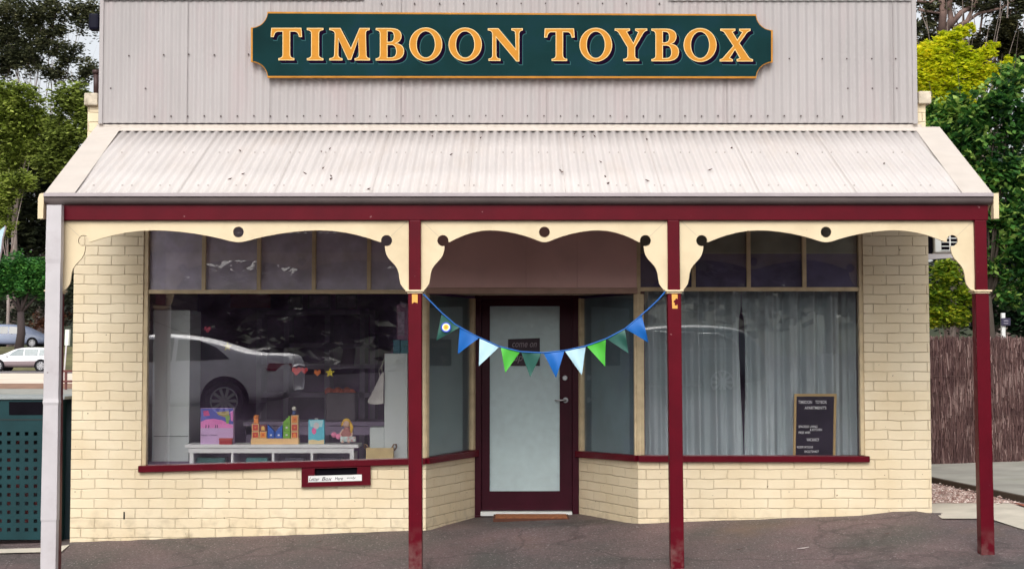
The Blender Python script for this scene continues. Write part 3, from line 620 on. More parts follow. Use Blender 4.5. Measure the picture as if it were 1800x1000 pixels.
vr = vroof.obj('verandah_roof', [M['roofw'], plain('roof_screw', (.30, .25, .23)), plain('lap_dirt', (.44, .39, .36))], shop)
sm_ = vr.modifiers.new('sol', 'SOLIDIFY'); sm_.thickness = .0012; sm_.offset = 1
dirr = (rb-ra).normalized(); nrm = Vector((dirr.y, -dirr.x)); nrm = nrm if nrm.y > 0 else -nrm
def rpt(t, h): q = ra+dirr*t+nrm*h; return q
# wall flashing
fl = MB(); a0 = rpt(.0, .0092); a1 = rpt(.120, .0092); a2 = rpt(.123, .0088)
L_ = [(a0.x+.002, Z(219.3)), (a0.x, a0.y), (a1.x, a1.y), (a2.x, a2.y)]
xx0, xx1 = X(168, -.05, 222), X(1622, -.05, 222)
vs = []; 
for x in (xx0, xx1):
    for y, z in L_: vs.append((x, y, z))
fl.add(vs, [(0, 4, 5, 1), (1, 5, 6, 2), (2, 6, 7, 3)])
o_ = fl.obj('roof_flashing', M['flash'], vr); md = o_.modifiers.new('s', 'SOLIDIFY'); md.thickness = .0015
# barge cappings + boards
LEN = (rb-ra).length
for sgn, xo in ((1, X(75, YG, 342)), (-1, X(1748, YG, 342))):
    b = MB(); xi = xo+sgn*.235; dw = -sgn*.10
    p0, p1, q0, q1 = rpt(.0, .0125), rpt(LEN+.005, .0125), rpt(.0, -.03), rpt(LEN+.005, -.03)
    e0, e1 = rpt(0, .0105), rpt(LEN+.005, .0105)
    xa_, xb_ = sorted((xo, xi))
    b.add([(xa_+dw, p0.x, p0.y), (xb_+dw, p0.x, p0.y), (xb_, p1.x, p1.y), (xa_, p1.x, p1.y), (xa_+dw, e0.x, e0.y), (xb_+dw, e0.x, e0.y), (xb_, e1.x, e1.y), (xa_, e1.x, e1.y)],
          [(3,2,1,0),(4,5,6,7),(0,1,5,4),(1,2,6,5),(2,3,7,6),(3,0,4,7)])
    b.obj('barge_capping', M['flash'], vr)
    b = MB(); w = .028; xa_, xb_ = sorted((xo-sgn*.002, xo+sgn*w))
    t0, t1, u0, u1 = rpt(.0, .009), rpt(LEN+.035, .009), rpt(0, -.15), rpt(LEN-.03, -.15)
    b.add([(xa_+dw, t0.x, t0.y), (xb_+dw, t0.x, t0.y), (xb_, t1.x, t1.y), (xa_, t1.x, t1.y), (xa_+dw, u0.x, u0.y), (xb_+dw, u0.x, u0.y), (xb_, u1.x, u1.y), (xa_, u1.x, u1.y)],
          [(3,2,1,0),(4,5,6,7),(0,1,5,4),(1,2,6,5),(2,3,7,6),(3,0,4,7)])
    b.obj('barge_board', M['cream'], shop, bevel=.003)
    b = MB(); xa_, xb_ = sorted((xo-sgn*.035, xo+sgn*.005)); zt = Z(342, YG); 
    b.plate([[(xa_, Z(384, YG)), (xb_, Z(384, YG)), (xb_, zt+.01), (xa_+(0.012 if sgn > 0 else 0), zt+.004) if sgn > 0 else (xb_-.0, zt+.011), (xa_, zt-.03) if sgn > 0 else (xa_, zt+.01)]], YG+.005, YG+.075)
    b.obj('barge_end', M['cream'], shop, bevel=.003)
# rafters + battens beneath
for i in range(9):
    rft = MB(); x = vx0+.1+(vx1-vx0-.2)*i/8
    for k in range(1):
        t0, t1, u0, u1 = rpt(.02, -.03), rpt(LEN-.12, -.03), rpt(.02, -.12), rpt(LEN-.12, -.12)
        rft.add([(x-.022, t0.x, t0.y), (x+.022, t0.x, t0.y), (x+.022, t1.x, t1.y), (x-.022, t1.x, t1.y), (x-.022, u0.x, u0.y), (x+.022, u0.x, u0.y), (x+.022, u1.x, u1.y), (x-.022, u1.x, u1.y)],
          [(3,2,1,0),(4,5,6,7),(0,1,5,4),(1,2,6,5),(2,3,7,6),(3,0,4,7)])
    rft.obj('rafter', M['creamdull'], shop)
# gutter (ogee-like profile), extruded along x
gp = [(YG+.11, Z(339, YG)+.0), (YG+.004, Z(339, YG)), (YG-.010, Z(340, YG)), (YG-.012, Z(345.5, YG)), (YG+.000, Z(346.3, YG)), (YG+.004, Z(348, YG)), (YG+.006, Z(351, YG)), (YG+.014, Z(354.5, YG)), (YG+.026, Z(357, YG)), (YG+.045, Z(359, YG)), (YG+.11, Z(359, YG))]
gu = MB(); gx = (X(77, YG, 345), X(1746, YG, 345))
for i in range(1, len(gp)-1):
    (y0, z0), (y1, z1) = gp[i], gp[i+1]
    mi = 1 if i in (2,) else (1 if i == 1 else 0)
    gu.add([(gx[0], y0, z0), (gx[1], y0, z0), (gx[1], y1, z1), (gx[0], y1, z1)], [(3, 2, 1, 0)], mi, i > 4)
gu.add([(gx[0], YG+.004, Z(339, YG)), (gx[1], YG+.004, Z(339, YG)), (gx[1], YG+.006, Z(350, YG)), (gx[0], YG+.006, Z(350, YG))], [(0, 1, 2, 3)], 0)
gu.add([(gx[0], YG+.11, Z(359, YG)), (gx[1], YG+.11, Z(359, YG)), (gx[1], YG+.11, Z(345, YG)), (gx[0], YG+.11, Z(345, YG))], [(0, 1, 2, 3)], 0)
for x in gx:
    gu.add([(x, y, z) for y, z in gp], [tuple(range(len(gp)))], 1)
gob = gu.obj('gutter', [M['gutter'], M['gutterlip']], shop)
# beam and posts
YP = -1.70
bm = MB(); bm.box(X(84, YP-.045, 370), X(1737, YP-.045, 370), YP-.045, YP+.045, Z(387, YP-.045), Z(350, YP-.045)-.01); bm.obj('beam', M['maroon'], shop, bevel=.004)
pp = [(96, 89, True), (729, 730, False), (1184, 1191, False), (1724, 1737, False)]
posts_x = []
for i, (pt, pb, dp) in enumerate(pp):
    yf = YP-.05; t = P(pt, 387, yf); b_ = P(pb, 1000 if i < 3 else 975, yf)
    bot = gz(b_.x, YP)-.05 if i < 3 else gz(b_.x, YP)-.05
    # extrapolate line
    k = (b_.x-t.x)/(b_.z-t.z); zc_ = Z(510, yf)
    fx = lambda z: t.x+k*(z-t.z)
    q = MB()
    for z0, z1, w in ((bot, zc_-.02, .0525), (zc_-.02, t.z+.001, .0465)):
        v = []
        for z in (z0, z1):
            c = fx(z); v += [(c-w, YP-w, z), (c+w, YP-w, z), (c+w, YP+w, z), (c-w, YP+w, z)]
        q.add(v, [(0,3,2,1),(4,5,6,7),(0,1,5,4),(1,2,6,5),(2,3,7,6),(3,0,4,7)])
    po = q.obj('post', M['maroon'], shop, bevel=.007)
    if not dp or True:
        q = MB(); c = fx(zc_); q.box(c-.072, c+.072, YP-.072, YP+.072, zc_-.012, zc_+.002); q.box(c-.060, c+.060, YP-.060, YP+.060, zc_-.026, zc_-.012)
        q.obj('capital', M['cream'], po, bevel=.004)
    if i in (1, 2):
        q = MB(); c = fx(Z(530, yf)); hh = Z(517, yf)
        if i == 1: q.plate([[(c-.022, hh), (c-.022, hh-.075), (c-.005, hh-.062), (c+.022, hh-.070), (c+.022, hh)]], YP-.0545, YP-.053)
        else: q.plate([[(c-.022, hh), (c+.024, hh), (c+.024, hh-.04), (c+.012, hh-.03), (c+.005, hh-.045), (c-.004, hh-.05), (c-.010, hh-.06), (c+.002, hh-.07), (c+.0, hh-.085), (c+.012, hh-.09), (c+.022, hh-.08), (c+.024, hh-.112), (c-.018, hh-.112)][::-1]], YP-.0545, YP-.053)
        q.obj('torn_sticker', plain('orange_sticker', (.85, .42, .08)), po)
    posts_x.append(fx)
# downpipe in front of first post
q = MB(); yf = YP-.125; 
def dpx(py, e): return P(e[0]+(e[1]-e[0])*(py-360)/640, py, yf).x
stops = [(360, 0), (455, .003), (463, 0), (700, 0), (707, .004), (712, 0), (913, .003), (917, 0), (1015, 0)]
lft = (82, 70.5); rgt = (108, 97.5)
prev = None
for py, ex in stops:
    z = Z(py, yf); ring = [(dpx(py, lft)-ex, yf-ex, z), (dpx(py, rgt)+ex, yf-ex, z), (dpx(py, rgt)+ex, yf+.07, z), (dpx(py, lft)-ex, yf+.07, z)]
    o = len(q.v); q.v += ring
    if prev is not None:
        for k in range(4): q.f.append((prev+k, o+k, o+(k+1) % 4, prev+(k+1) % 4)[::-1]); q.m.append(0); q.sm.append(False)
    else: q.f.append((o, o+1, o+2, o+3)); q.m.append(0); q.sm.append(False)
    prev = o
q.obj('downpipe', M['galv'], shop, bevel=.003)
# fretwork valances
def arch(x0, x1):
    "points from tip x0 to corner x1 (px)"
    T = [(0, 425.8), (.025, 425.3), (.06, 423.6), (.12, 419.5), (.2, 415), (.3, 410.5), (.4, 407.3), (.5, 405.3), (.58, 404.9), (.67, 406), (.76, 409), (.85, 413.8), (.93, 419.5), (1, 425.5)]
    return [(x0+(x1-x0)*t, y) for t, y in T]
def bracket(edge, s):
    "from circle down to post; s=+1 when post is on the right; edge = post face px"
    D = [(42, 432.5), (41, 441), (39, 448), (35.5, 454), (30, 460), (24, 466.5), (20, 473), (17.5, 481), (16.5, 490), (14.5, 499), (10.5, 505), (6.5, 509.5)]
    return [(edge-s*d, y) for d, y in D]
def circ(cx, cy, r, n=20, a0=0, a1=360): return [(cx+r*math.cos(R(a0+(a1-a0)*i/n)), cy-r*math.sin(R(a0+(a1-a0)*i/n))) for i in range(n+(1 if a1-a0 < 360 else 0))]
def valance(e0, e1, cx):
    yv = YP-.012
    r = 9.8
    # right half outline then left half (clockwise in px)
    cr_, cl_ = (e1-39, 423), (e0+39, 423)
    out = [(e0, 386.5), (e1, 386.5), (e1, 509.5)]
    out += bracket(e1, 1)[::-1]
    # circle on right: enter at bottom (angle -100 => lower) go round outside to left
    out += circ(cr_[0], cr_[1], r, 16, -105, 195)   # counterclockwise through right/top to left
    out += arch(cx, cr_[0]-12)[::-1]
    out += arch(cx, cl_[0]+12)[1:]
    out += circ(cl_[0], cl_[1], r, 16, -15, 285)
    out += bracket(e0, -1)
    out += [(e0, 509.5)]
    hole = circ(cx, 408, 9.5, 24)
    q = MB(); q.plate([quadp(out, yv), quadp(hole, yv)[::-1]], yv, yv+.022)
    # mitre lines
    for (ax, ay), (bx, by) in (((e1-3, 389), (cr_[0]+8, 415)), ((e0+3, 389), (cl_[0]-8, 415))):
        w = .45; q.plate([quadp([(ax-w, ay), (ax+w, ay), (bx+w, by), (bx-w, by)], yv)], yv-.0008, None, 1)
    return q.obj('fretwork_valance', [M['cream'], plain('joint_line', (.5, .42, .3))], shop)
valance(108, 718.5, 419); valance(739.5, 1173.5, 957); valance(1194.5, 1713, 1452)

# ================================================================== SIGN
sign = thing('shop_sign', 'long dark green shop sign with gold rim and gold lettering TIMBOON TOYBOX', 'sign', P(900, 136, -.08))
YS = -.105
def offs(poly, d):
    n = len(poly); A = sum(poly[i][0]*poly[(i+1) % n][1]-poly[(i+1) % n][0]*poly[i][1] for i in range(n)); sg = 1 if A > 0 else -1
    return poly, sg
def offset(poly, d, sign_):
    n = len(poly); out = []
    for i in range(n):
        p0 = Vector(poly[i-1]); p1 = Vector(poly[i]); p2 = Vector(poly[(i+1) % n])
        d1 = (p1-p0); d2 = (p2-p1)
        if d1.length < 1e-6 or d2.length < 1e-6: out.append(tuple(p1)); continue
        d1.normalize(); d2.normalize(); n1 = Vector((d1.y, -d1.x)); n2 = Vector((d2.y, -d2.x)); m_ = n1+n2
        if m_.length < .3: m_ = n1
        m_.normalize(); c = max(.45, m_.dot(n1)); out.append(tuple(p1+m_*d*sign_/c))
    return out
def area(p): return sum(p[i][0]*p[(i+1) % len(p)][1]-p[(i+1) % len(p)][0]*p[i][1] for i in range(len(p)))
def outline_panel(inset):
    c = 28; pts = []
    x0, x1, yt0, yt1, yb0, yb1 = 441+inset, 1358.5-inset, 21+inset, 25.5+inset, 137-inset, 138-inset
    # concave quarter circles; perspective skew between left and right ends
    cc = c+inset*.3
    def Q(px, py, cx, cy): return (px, py)
    n = 8
    for i in range(n+1):
        a = R(90*i/n); pts.append((x0-1+cc*math.sin(a)+0, 52-(cc+3)*1+ (cc+3)*(1-0)*0 + 0+ (cc+3)*(math.cos(a)) if 0 else 0))
    return pts
def panel_poly(ins):
    xl, xr = 441+ins, 1358.5-ins; top = lambda x: 21+(x-441)*(4.5/917)+ins; bot = lambda x: 137.0+(x-441)*(.8/917)-ins
    r = 29+ins*.4; ry = 28+ins*.4; pts = []; n = 9
    for i in range(n+1):     # top-left: circle centred on the corner (outside)
        a = R(90*(1-i/n)); pts.append((xl-ins+r*math.cos(a), top(xl)-ins+ry*math.sin(a)))
    pts = []
    def corner(cx, cy, a0, a1): return [(cx+r*math.cos(R(a0+(a1-a0)*i/n)), cy+ry*math.sin(R(a0+(a1-a0)*i/n))) for i in range(n+1)]
    cxl, cxr = 441-0, 1358.5
    # px coords, y down
    tl = [p for p in corner(cxl, 21, 90, 0)]; tr = [p for p in corner(cxr, 25.5, 180, 90)]
    br = [p for p in corner(cxr, 138, 270, 180)]; bl = [p for p in corner(cxl, 137, 0, -90)]
    f = lambda p, sx, sy: (clamp(p[0], xl, xr), clamp(p[1], top(p[0]), bot(p[0])))
    for grp in (tl, tr, br, bl):
        for p in grp: pts.append(f(p, 0, 0))
    return pts
q = MB(); q.plate([quadp(panel_poly(0), YS)], YS, YS+.030); q.obj('rim', M['goldrim'], sign, bevel=.0015)
q = MB(); q.plate([quadp(panel_poly(3.2), YS)], YS-.002, YS+.002); q.obj('panel', M['signgreen'], sign)
def sm(pts, it=1):
    return pts
E = lambda cx, cy, rx, ry, n=36: [(cx+rx*math.cos(2*math.pi*i/n), cy+ry*math.sin(2*math.pi*i/n)) for i in range(n)]
def bez(p0, p1, p2, n=5): return [((1-t)**2*p0[0]+2*t*(1-t)*p1[0]+t*t*p2[0], (1-t)**2*p0[1]+2*t*(1-t)*p1[1]+t*t*p2[1]) for t in [i/n for i in range(1, n+1)]]
LET = {
'T': (96, [[(2,100),(94,100),(96,73),(88,73)]+bez((88,73),(85,90),(74,90))+[(59,90),(59,16)]+bez((59,16),(60,6),(72,5))+[(72,0),(24,0),(24,5)]+bez((24,5),(36,6),(37,16))+[(37,90),(22,90)]+bez((22,90),(11,90),(8,73))+[(0,73)]]),
'I': (48, [[(0,100),(48,100),(48,95)]+bez((48,95),(36,94),(35,84))+[(35,16)]+bez((35,16),(36,6),(48,5))+[(48,0),(0,0),(0,5)]+bez((0,5),(12,6),(13,16))+[(13,84)]+bez((13,84),(12,94),(0,95))]),
'M': (124, [[(0,100),(33,100),(66,36),(93,100),(123,100),(123,95)]+bez((123,95),(111,94),(111,84))+[(113,16)]+bez((113,16),(114,6),(124,5))+[(124,0),(78,0),(78,5)]+bez((78,5),(90,6),(91,16))+[(89,68),(66,2),(57,2),(27,68),(26,16)]+bez((26,16),(27,6),(39,5))+[(39,0),(0,0),(0,5)]+bez((0,5),(14,6),(15,16))+[(17,84)]+bez((17,84),(14,94),(0,95))]),
'B': (87, [[(0,100),(46,100)]+bez((46,100),(79,99),(79,76))+bez((79,76),(78,58),(60,53))+bez((60,53),(87,50),(87,28))+bez((87,28),(86,1),(50,0))+[(0,0),(0,5)]+bez((0,5),(12,6),(13,16))+[(13,84)]+bez((13,84),(12,94),(0,95)),
     [(35,92),(35,57),(42,57)]+bez((42,57),(57,57),(57,75))+bez((57,75),(57,92),(42,92)), [(35,49),(35,8),(46,8)]+bez((46,8),(64,8),(64,28))+bez((64,28),(63,49),(46,49))]),
'O': (100, [E(50, 50, 50, 52), E(50, 50, 29, 42)]),
'N': (108, [[(0,100),(32,100),(87,34),(86,84)]+bez((86,84),(86,94),(74,95))+[(74,100),(108,100),(108,95)]+bez((108,95),(98,94),(97,84))+[(97,-2),(89,-2),(25,74),(25,16)]+bez((25,16),(26,6),(38,5))+[(38,0),(2,0),(2,5)]+bez((2,5),(13,6),(14,16))+[(14,84)]+bez((14,84),(12,94),(0,95))]),
'Y': (100, [[(0,100),(46,100),(46,95),(36,91),(58,54),(74,90),(64,95),(64,100),(100,100),(100,95)]+bez((100,95),(92,93),(88,86))+[(62,42),(62,16)]+bez((62,16),(63,6),(75,5))+[(75,0),(27,0),(27,5)]+bez((27,5),(39,6),(40,16))+[(40,42),(12,88)]+bez((12,88),(8,94),(0,95))]),
'X': (104, [[(2,100),(48,100),(48,95),(39,91),(55,65),(72,90),(62,95),(62,100),(96,100),(96,95)]+bez((96,95),(88,93),(84,87))+[(61,56),(92,11)]+bez((92,11),(96,6),(104,5))+[(104,0),(54,0),(54,5),(64,9),(48,37),(30,10),(40,5),(40,0),(0,0),(0,5)]+bez((0,5),(8,6),(12,12))+[(43,47),(14,90)]+bez((14,90),(10,94),(2,95))]),
}
LAY = [('T',476.5,530.5),('I',540,568),('M',579.5,650),('B',661,710),('O',720,777),('O',789,846.5),('N',858,918.5),('T',957,1009.5),('O',1019,1075.5),('Y',1081,1137),('B',1145.5,1193),('O',1202,1259),('X',1265.5,1323)]
for ch, xa, xb in LAY:
    fac = MB(); shd = MB(); w, loops = LET[ch]; slope = (xa-476)*(2.2/850); top, bot = 50.3+slope*.75, 106.2+slope
    def tp(lp, ex=0, dx=0, dy=0):
        pts = [(xa+(x/w)*(xb-xa), bot-(y/100)*(bot-top)) for x, y in lp]
        return pts
    raw = [tp(lp) for lp in loops]
    oriented = []
    for i, lp in enumerate(raw):
        a = area(lp); want = 1 if i == 0 else -1
        oriented.append(lp if a*want > 0 else lp[::-1])
    def layer(mb, e, dx, dy, y, mi):
        ls = [[(x+dx, yy+dy) for x, yy in offset(lp, e, 1)] for lp in oriented]
        mb.plate([quadp(lp, YS) for lp in ls], y, None, mi)
    layer(shd, 1.5, 5.6, 5.6, YS-.0024, 1)
    for k in range(1, 6): layer(shd, .5, k*1.05, k*1.05, YS-.0030-.0002*(5-k), 0)
    layer(fac, .55, 0, 0, YS-.0046, 1)
    layer(fac, -.75, 0, 0, YS-.0052, 0)
    lt = fac.obj('letter', [M['gold'], M['lettercream']], sign); shd.obj('letter_shadow', [M['shadownavy'], M['shadowline']], lt)

# ================================================================== SMALL FIXED THINGS OUTSIDE
# floodlight at parapet's left
fl = thing('floodlight', 'dark navy floodlight on the left edge of the corrugated parapet', 'light', P(165, 40, -.02))
q = MB(); q.box(X(157, -.02, 40), X(175, -.02, 40), -.06, .05, Z(54, -.02), Z(25, -.02)); q.obj('housing', mat('navy_black', (.006, .006, .016), .6, .1, spec=.15), fl, bevel=.022)
q = MB(); q.box(X(170, .0, 40), X(182, .0, 40)-.01, .06, .10, Z(44, 0), Z(35, 0)); q.obj('bracket', M['black'], fl, bevel=.004)
q = MB(); q.tube([P(169, 168, .2), P(169, 128, .2)], .024, 10); q.tube([P(169, 130, .2), P(169, 124, .2)], .034, 10); tag(q.obj('vent_pipe', plain('brown_pipe', (.06, .03, .028))), 'short dark brown pipe standing behind the left pier cap', 'pipe')
# air conditioner on right side wall
ac = thing('air_conditioner', 'white air conditioner box bracketed to the right side wall', 'air conditioner', P(1660, 430, .5))
ya = .35
q = MB(); xa_, xb_ = WR+.02, X(1690, ya, 430); q.box(xa_+.14, xb_, ya, ya+.75, Z(444, ya), Z(392, ya)); q.obj('casing', M['white'], ac, bevel=.012)
q = MB(); q.box(xa_, xa_+.135, ya+.05, ya+.7, Z(446, ya), Z(395, ya)); q.obj('back_panel', M['black'], ac, bevel=.004)
q = MB(); x0, x1, z0, z1 = xa_+.20, xb_-.03, Z(440, ya), Z(398, ya)
q.box(x0, x1, ya-.004, ya-.001, z0, z1, 0)
for i in range(7): q.box(x0, x1, ya-.012, ya-.005, z0+(z1-z0)*i/6-.004, z0+(z1-z0)*i/6+.004, 1)
q.box((x0+x1)/2-.006, (x0+x1)/2+.006, ya-.013, ya-.0045, z0, z1, 1); q.obj('grille', [M['black'], M['white']], ac)
q = MB(); q.add([(xa_-.02, ya+.02, Z(457, ya)), (xb_, ya+.02, Z(452, ya)), (xb_, ya+.06, Z(452, ya)), (xa_-.02, ya+.06, Z(457, ya)), (xa_-.02, ya+.02, Z(446, ya)), (xb_, ya+.02, Z(446, ya)), (xb_, ya+.06, Z(446, ya)), (xa_-.02, ya+.06, Z(446, ya))], [(0,3,2,1),(4,5,6,7),(0,1,5,4),(1,2,6,5),(2,3,7,6),(3,0,4,7)]); q.obj('bracket', M['galv'], ac)
# brush fence
YF = 5.2
fn = thing('brushwood_fence', 'brown brushwood fence running behind the driveway', 'fence', P(1720, 815, YF))
q = MB(); x0, x1 = X(1560, YF), 12.0; x = x0
ztop = Z(591, YF)
while x < x1:
    for lay in (0, 1):
        w = random.uniform(.006, .014); y = YF+lay*.03+random.uniform(-.012, .012); zt = ztop+random.uniform(-.03, .012); zb = gz(x, YF)-.02; lean = random.uniform(-.02, .02)
        za = zb
        while za < zt:
            zc = min(zt, za+random.uniform(.06, .26)); w = random.uniform(.005, .014); x_ = x+random.uniform(-.006, .006); y = YF+lay*.03+random.uniform(-.014, .012)
            q.add([(x_-w/2, y, za), (x_, y-w*.6, za), (x_+w/2, y, za), (x_+lean-w/2, y, zc), (x_+lean, y-w*.6, zc), (x_+lean+w/2, y, zc)], [(0, 1, 4, 3), (1, 2, 5, 4), (3, 4, 5)])
            za = zc
    x += .008
q.box(x0, x1, YF+.045, YF+.08, gz(6, YF)-.1, ztop-.04)
fb = q.obj('brush', [leaf_mat('brush_twigs', (.085, .042, .042), (.17, .095, .088), (.36, .25, .23), 0, 2.5, .9)], fn)
for py in (628, 661, 694, 730, 770):
    q = MB(); q.box(x0, x1, YF-.017, YF-.014, Z(py+.2, YF), Z(py-.2, YF)); q.obj('wire', plain('fence_wire', (.12, .075, .065)), fn)
# white post with small dark box beyond fence
mp = thing('marker_post', 'white post with a small dark plaque rising behind the brushwood fence', 'post', P(1764, 600, YF+.6))
yy = YF+.6
q = MB(); q.box(X(1761, yy, 570), X(1767.5, yy, 570), yy, yy+.05, .3, Z(550, yy)); q.obj('post', M['white'], mp, bevel=.004)
q = MB(); q.box(X(1759, yy, 570), X(1775, yy, 570), yy-.03, yy-.004, Z(572, yy), Z(559, yy), 0)
q.box(X(1763, yy, 570), X(1771, yy, 570), yy-.033, yy-.0305, Z(564.6, yy), Z(563, yy), 1); q.box(X(1763, yy, 570), X(1771, yy, 570), yy-.033, yy-.0305, Z(569, yy), Z(567.6, yy), 1); q.obj('plaque', [plain('plaque_navy', (.03, .025, .06)), plain('plaque_grey', (.3, .28, .34))], mp)
# bin enclosure left
be = thing('bin_enclosure', 'dark teal metal bin enclosure with a black slot and perforated panel', 'bin', (X(60, .1), .35, gz(-4.4, .1)))
yb0 = .06; bx0, bx1 = X(-75, yb0), X(104, yb0); zt = Z(702, yb0); zb = gz(-4.6, 0)-.0
q = MB(); pxs = [15.5+15.6*i for i in range(-5, 5)]; pys = [762+15.3*i for i in range(12)]
holes = []
for a in pxs:
    for b in pys: holes.append([(a-3.2, b-3.2), (a-3.2, b+3.2), (a+3.2, b+3.2), (a+3.2, b-3.2)])
holes = [h for h in holes if h[0][0] > -66 and h[2][0] < 100]
# perforated front assembled as strips so that holes are real
xsu = sorted({h[0][0] for h in holes}); ysu = sorted({h[0][1] for h in holes})
edges_x = [-75]+[v for a in xsu for v in (a, a+6.4)]+[104]; edges_y = [702]+[v for b in ysu for v in (b, b+6.4)]+[948]
for i in range(len(edges_x)-1):
    for j in range(len(edges_y)-1):
        if i % 2 == 1 and j % 2 == 1: continue
        q.plate([quadp([(edges_x[i], edges_y[j+1]), (edges_x[i+1], edges_y[j+1]), (edges_x[i+1], edges_y[j]), (edges_x[i], edges_y[j])], yb0)], yb0, yb0+.004)
q.box(bx0, bx0+.01, yb0+.005, yb0+.7, zb, zt); q.box(bx1-.01, bx1, yb0+.005, yb0+.7, zb, zt); q.box(bx0, bx1, yb0+.70, yb0+.71, zb, zt)
q.obj('body', M['binteal'], be)
q = MB(); q.box(bx0+.05, bx1-.05, yb0+.25, yb0+.65, zb+.05, zt-.2); q.obj('inner_bin', mat('inner_bin', (.02, .03, .04), .5, .9, 9, stain=(.5, .08, .08), stain_amt=.8, stain_scale=7), be)
q = MB(); q.box(bx0-.01, bx1+.06, yb0-.02, yb0+.75, zt, zt+.03); q.obj('lid', plain('pale_grey_lid', (.30, .33, .33), .5), be, bevel=.006)
q = MB(); q.plate([quadp([(16, 729), (79, 729), (79, 706), (16, 706)], yb0)], yb0-.003, yb0-.0005); q.obj('slot', M['black'], be)
q = MB(); q.box(bx0, bx1, yb0-.004, yb0, Z(738.5, yb0), Z(736, yb0)); q.obj('seam', plain('seam_dark', (.004, .02, .022)), be)
q = MB(); q.box(X(104, .3), X(128, .3)-.0, .30, .33, zb, Z(702, .3)); tag(q.obj('fence_panel', plain('dark_slate_panel', (.012, .03, .04), .5)), 'narrow dark slate panel closing the gap between the bin enclosure and brick wall', 'panel')  # dark sheet painted in for the shade between bin and wall
# low concrete strip under bins
sheet('concrete_strip', [g(-60, 969), g(78, 965), g(122, 960), g(108, 972), g(-60, 976)], M['concrete'], .012, 1)

# ================================================================== BUNTING
bn = thing('bunting', 'blue string of triangular pennants strung between the two middle posts', 'bunting', P(950, 620, YP))
yb = YP-.045
strp = [(744, 517), (757, 530), (779, 552), (800, 570), (812, 577), (840, 592), (878, 609), (915, 618), (955, 620), (993, 616), (1030, 608), (1066, 595), (1098, 578), (1126, 555), (1142, 541), (1156, 528), (1170, 512)]
q = MB(); q.tube([P(a, b, yb) for a, b in strp], .0065, 6); q.obj('string', plain('string_blue', (.006, .11, .40)), bn)
fcol = {'g': plain('flag_bottle_green', (.022, .11, .085)), 'b': plain('flag_blue', (.004, .13, .48)), 'w': plain('flag_pale_blue', (.45, .68, .78)), 'l': plain('flag_leaf_green', (.07, .46, .04))}
flags = [('g', (776, 553), (809, 575), (767, 598)), ('b', (808.5, 573), (842, 594), (804.5, 622)), ('w', (843, 594), (878, 609), (842, 643)), ('l', (880, 609), (914.5, 618), (888, 655)), ('g', (916, 618.5), (952, 620), (932, 663)), ('b', (955, 620), (992, 617), (977.5, 664)),
         ('w', (993, 617), (1029.5, 609), (1022.5, 659)), ('l', (1031, 608), (1065, 596), (1063.5, 644)), ('g', (1066, 595), (1098, 578), (1105, 621)), ('b', (1098, 577), (1128, 554), (1140, 602))]
for i, (c, a, b, t) in enumerate(flags):
    q = MB(); n = 12; A, B, T = P(*a, yb), P(*b, yb), P(*t, yb); v = []; idx = {}
    for r in range(n+1):
        for k in range(n+1-r):
            p = A+(B-A)*(k/n)+(T-A)*(r/n); dy = (.022*math.sin(4.2*k/n+i*1.7)+.006*math.sin(11*k/n+5*r/n+i))*(r/n)**.7+.012*math.sin(i*2.1)*(r/n)
            idx[(r, k)] = len(v); v.append((p.x, p.y+dy, p.z))
    fs = []
    for r in range(n):
        for k in range(n-r):
            fs.append((idx[(r, k)], idx[(r, k+1)], idx[(r+1, k)]))
            if k < n-r-1: fs.append((idx[(r, k+1)], idx[(r+1, k+1)], idx[(r+1, k)]))
    q.add(v, fs, 0, False); fo = q.obj('pennant', fcol[c], bn)
    md = fo.modifiers.new('s', 'SOLIDIFY'); md.thickness = .0012
    if i == 0:
        q = MB(); c0 = P(784, 575, yb-.004)
        for k, (r, mi) in enumerate(((.040, 0), (.030, 1), (.021, 2), (.010, 3))): q.plate([[(c0.x+r*math.cos(2*math.pi*j/20), c0.z+r*math.sin(2*math.pi*j/20)) for j in range(20)]], c0.y-.003-.001*k, None, mi)
        q.obj('badge', [plain('badge_blue', (.03, .08, .55)), plain('badge_white', (.8, .85, .8)), plain('badge_yellow', (.9, .6, .05)), plain('badge_orange', (.85, .3, .04))], fo)

# ================================================================== SHOP INTERIOR THINGS (left window)
def Bx(mb, a, b, c, d, Y0, Y1, mi=0):
    mb.box(X(a, Y0, (c+d)/2), X(b, Y0, (c+d)/2), Y0, Y1, Z(d, Y0), Z(c, Y0), mi); return mb
q = thing('display_cabinet', 'tall white cabinet at the left end of the toy shop window', 'cabinet', P(300, 815, .5))
m_ = MB(); Bx(m_, 268, 333, 545, 818, .42, .9); m_.obj('carcass', M['shelfwhite'], q, bevel=.004)
m_ = MB(); Bx(m_, 270, 331, 766, 767, .415, .419); m_.obj('door_gap', plain('gap_grey', (.1, .11, .11)), q)
q = thing('display_bench', 'low white bench with open cubbies holding the toys behind the left window', 'bench', P(476, 815, .4))
m_ = MB(); Bx(m_, 325, 630, 781, 787, .16, .50); m_.obj('top', M['white'], q, bevel=.003)
m_ = MB(); Bx(m_, 331, 622, 787.5, 796, .17, .19); Bx(m_, 331, 622, 818, 822, .17, .48); m_.obj('rail', M['white'], q, bevel=.002)
for a in (333, 406, 478, 546, 615):
    m_ = MB(); Bx(m_, a, a+(7 if a in (333, 615) else 4), 796, 822, .168, .48); m_.obj('divider', M['white'], q)
m_ = MB(); Bx(m_, 338, 618, 796, 820, .47, .49); m_.obj('back', M['greyroom'], q)
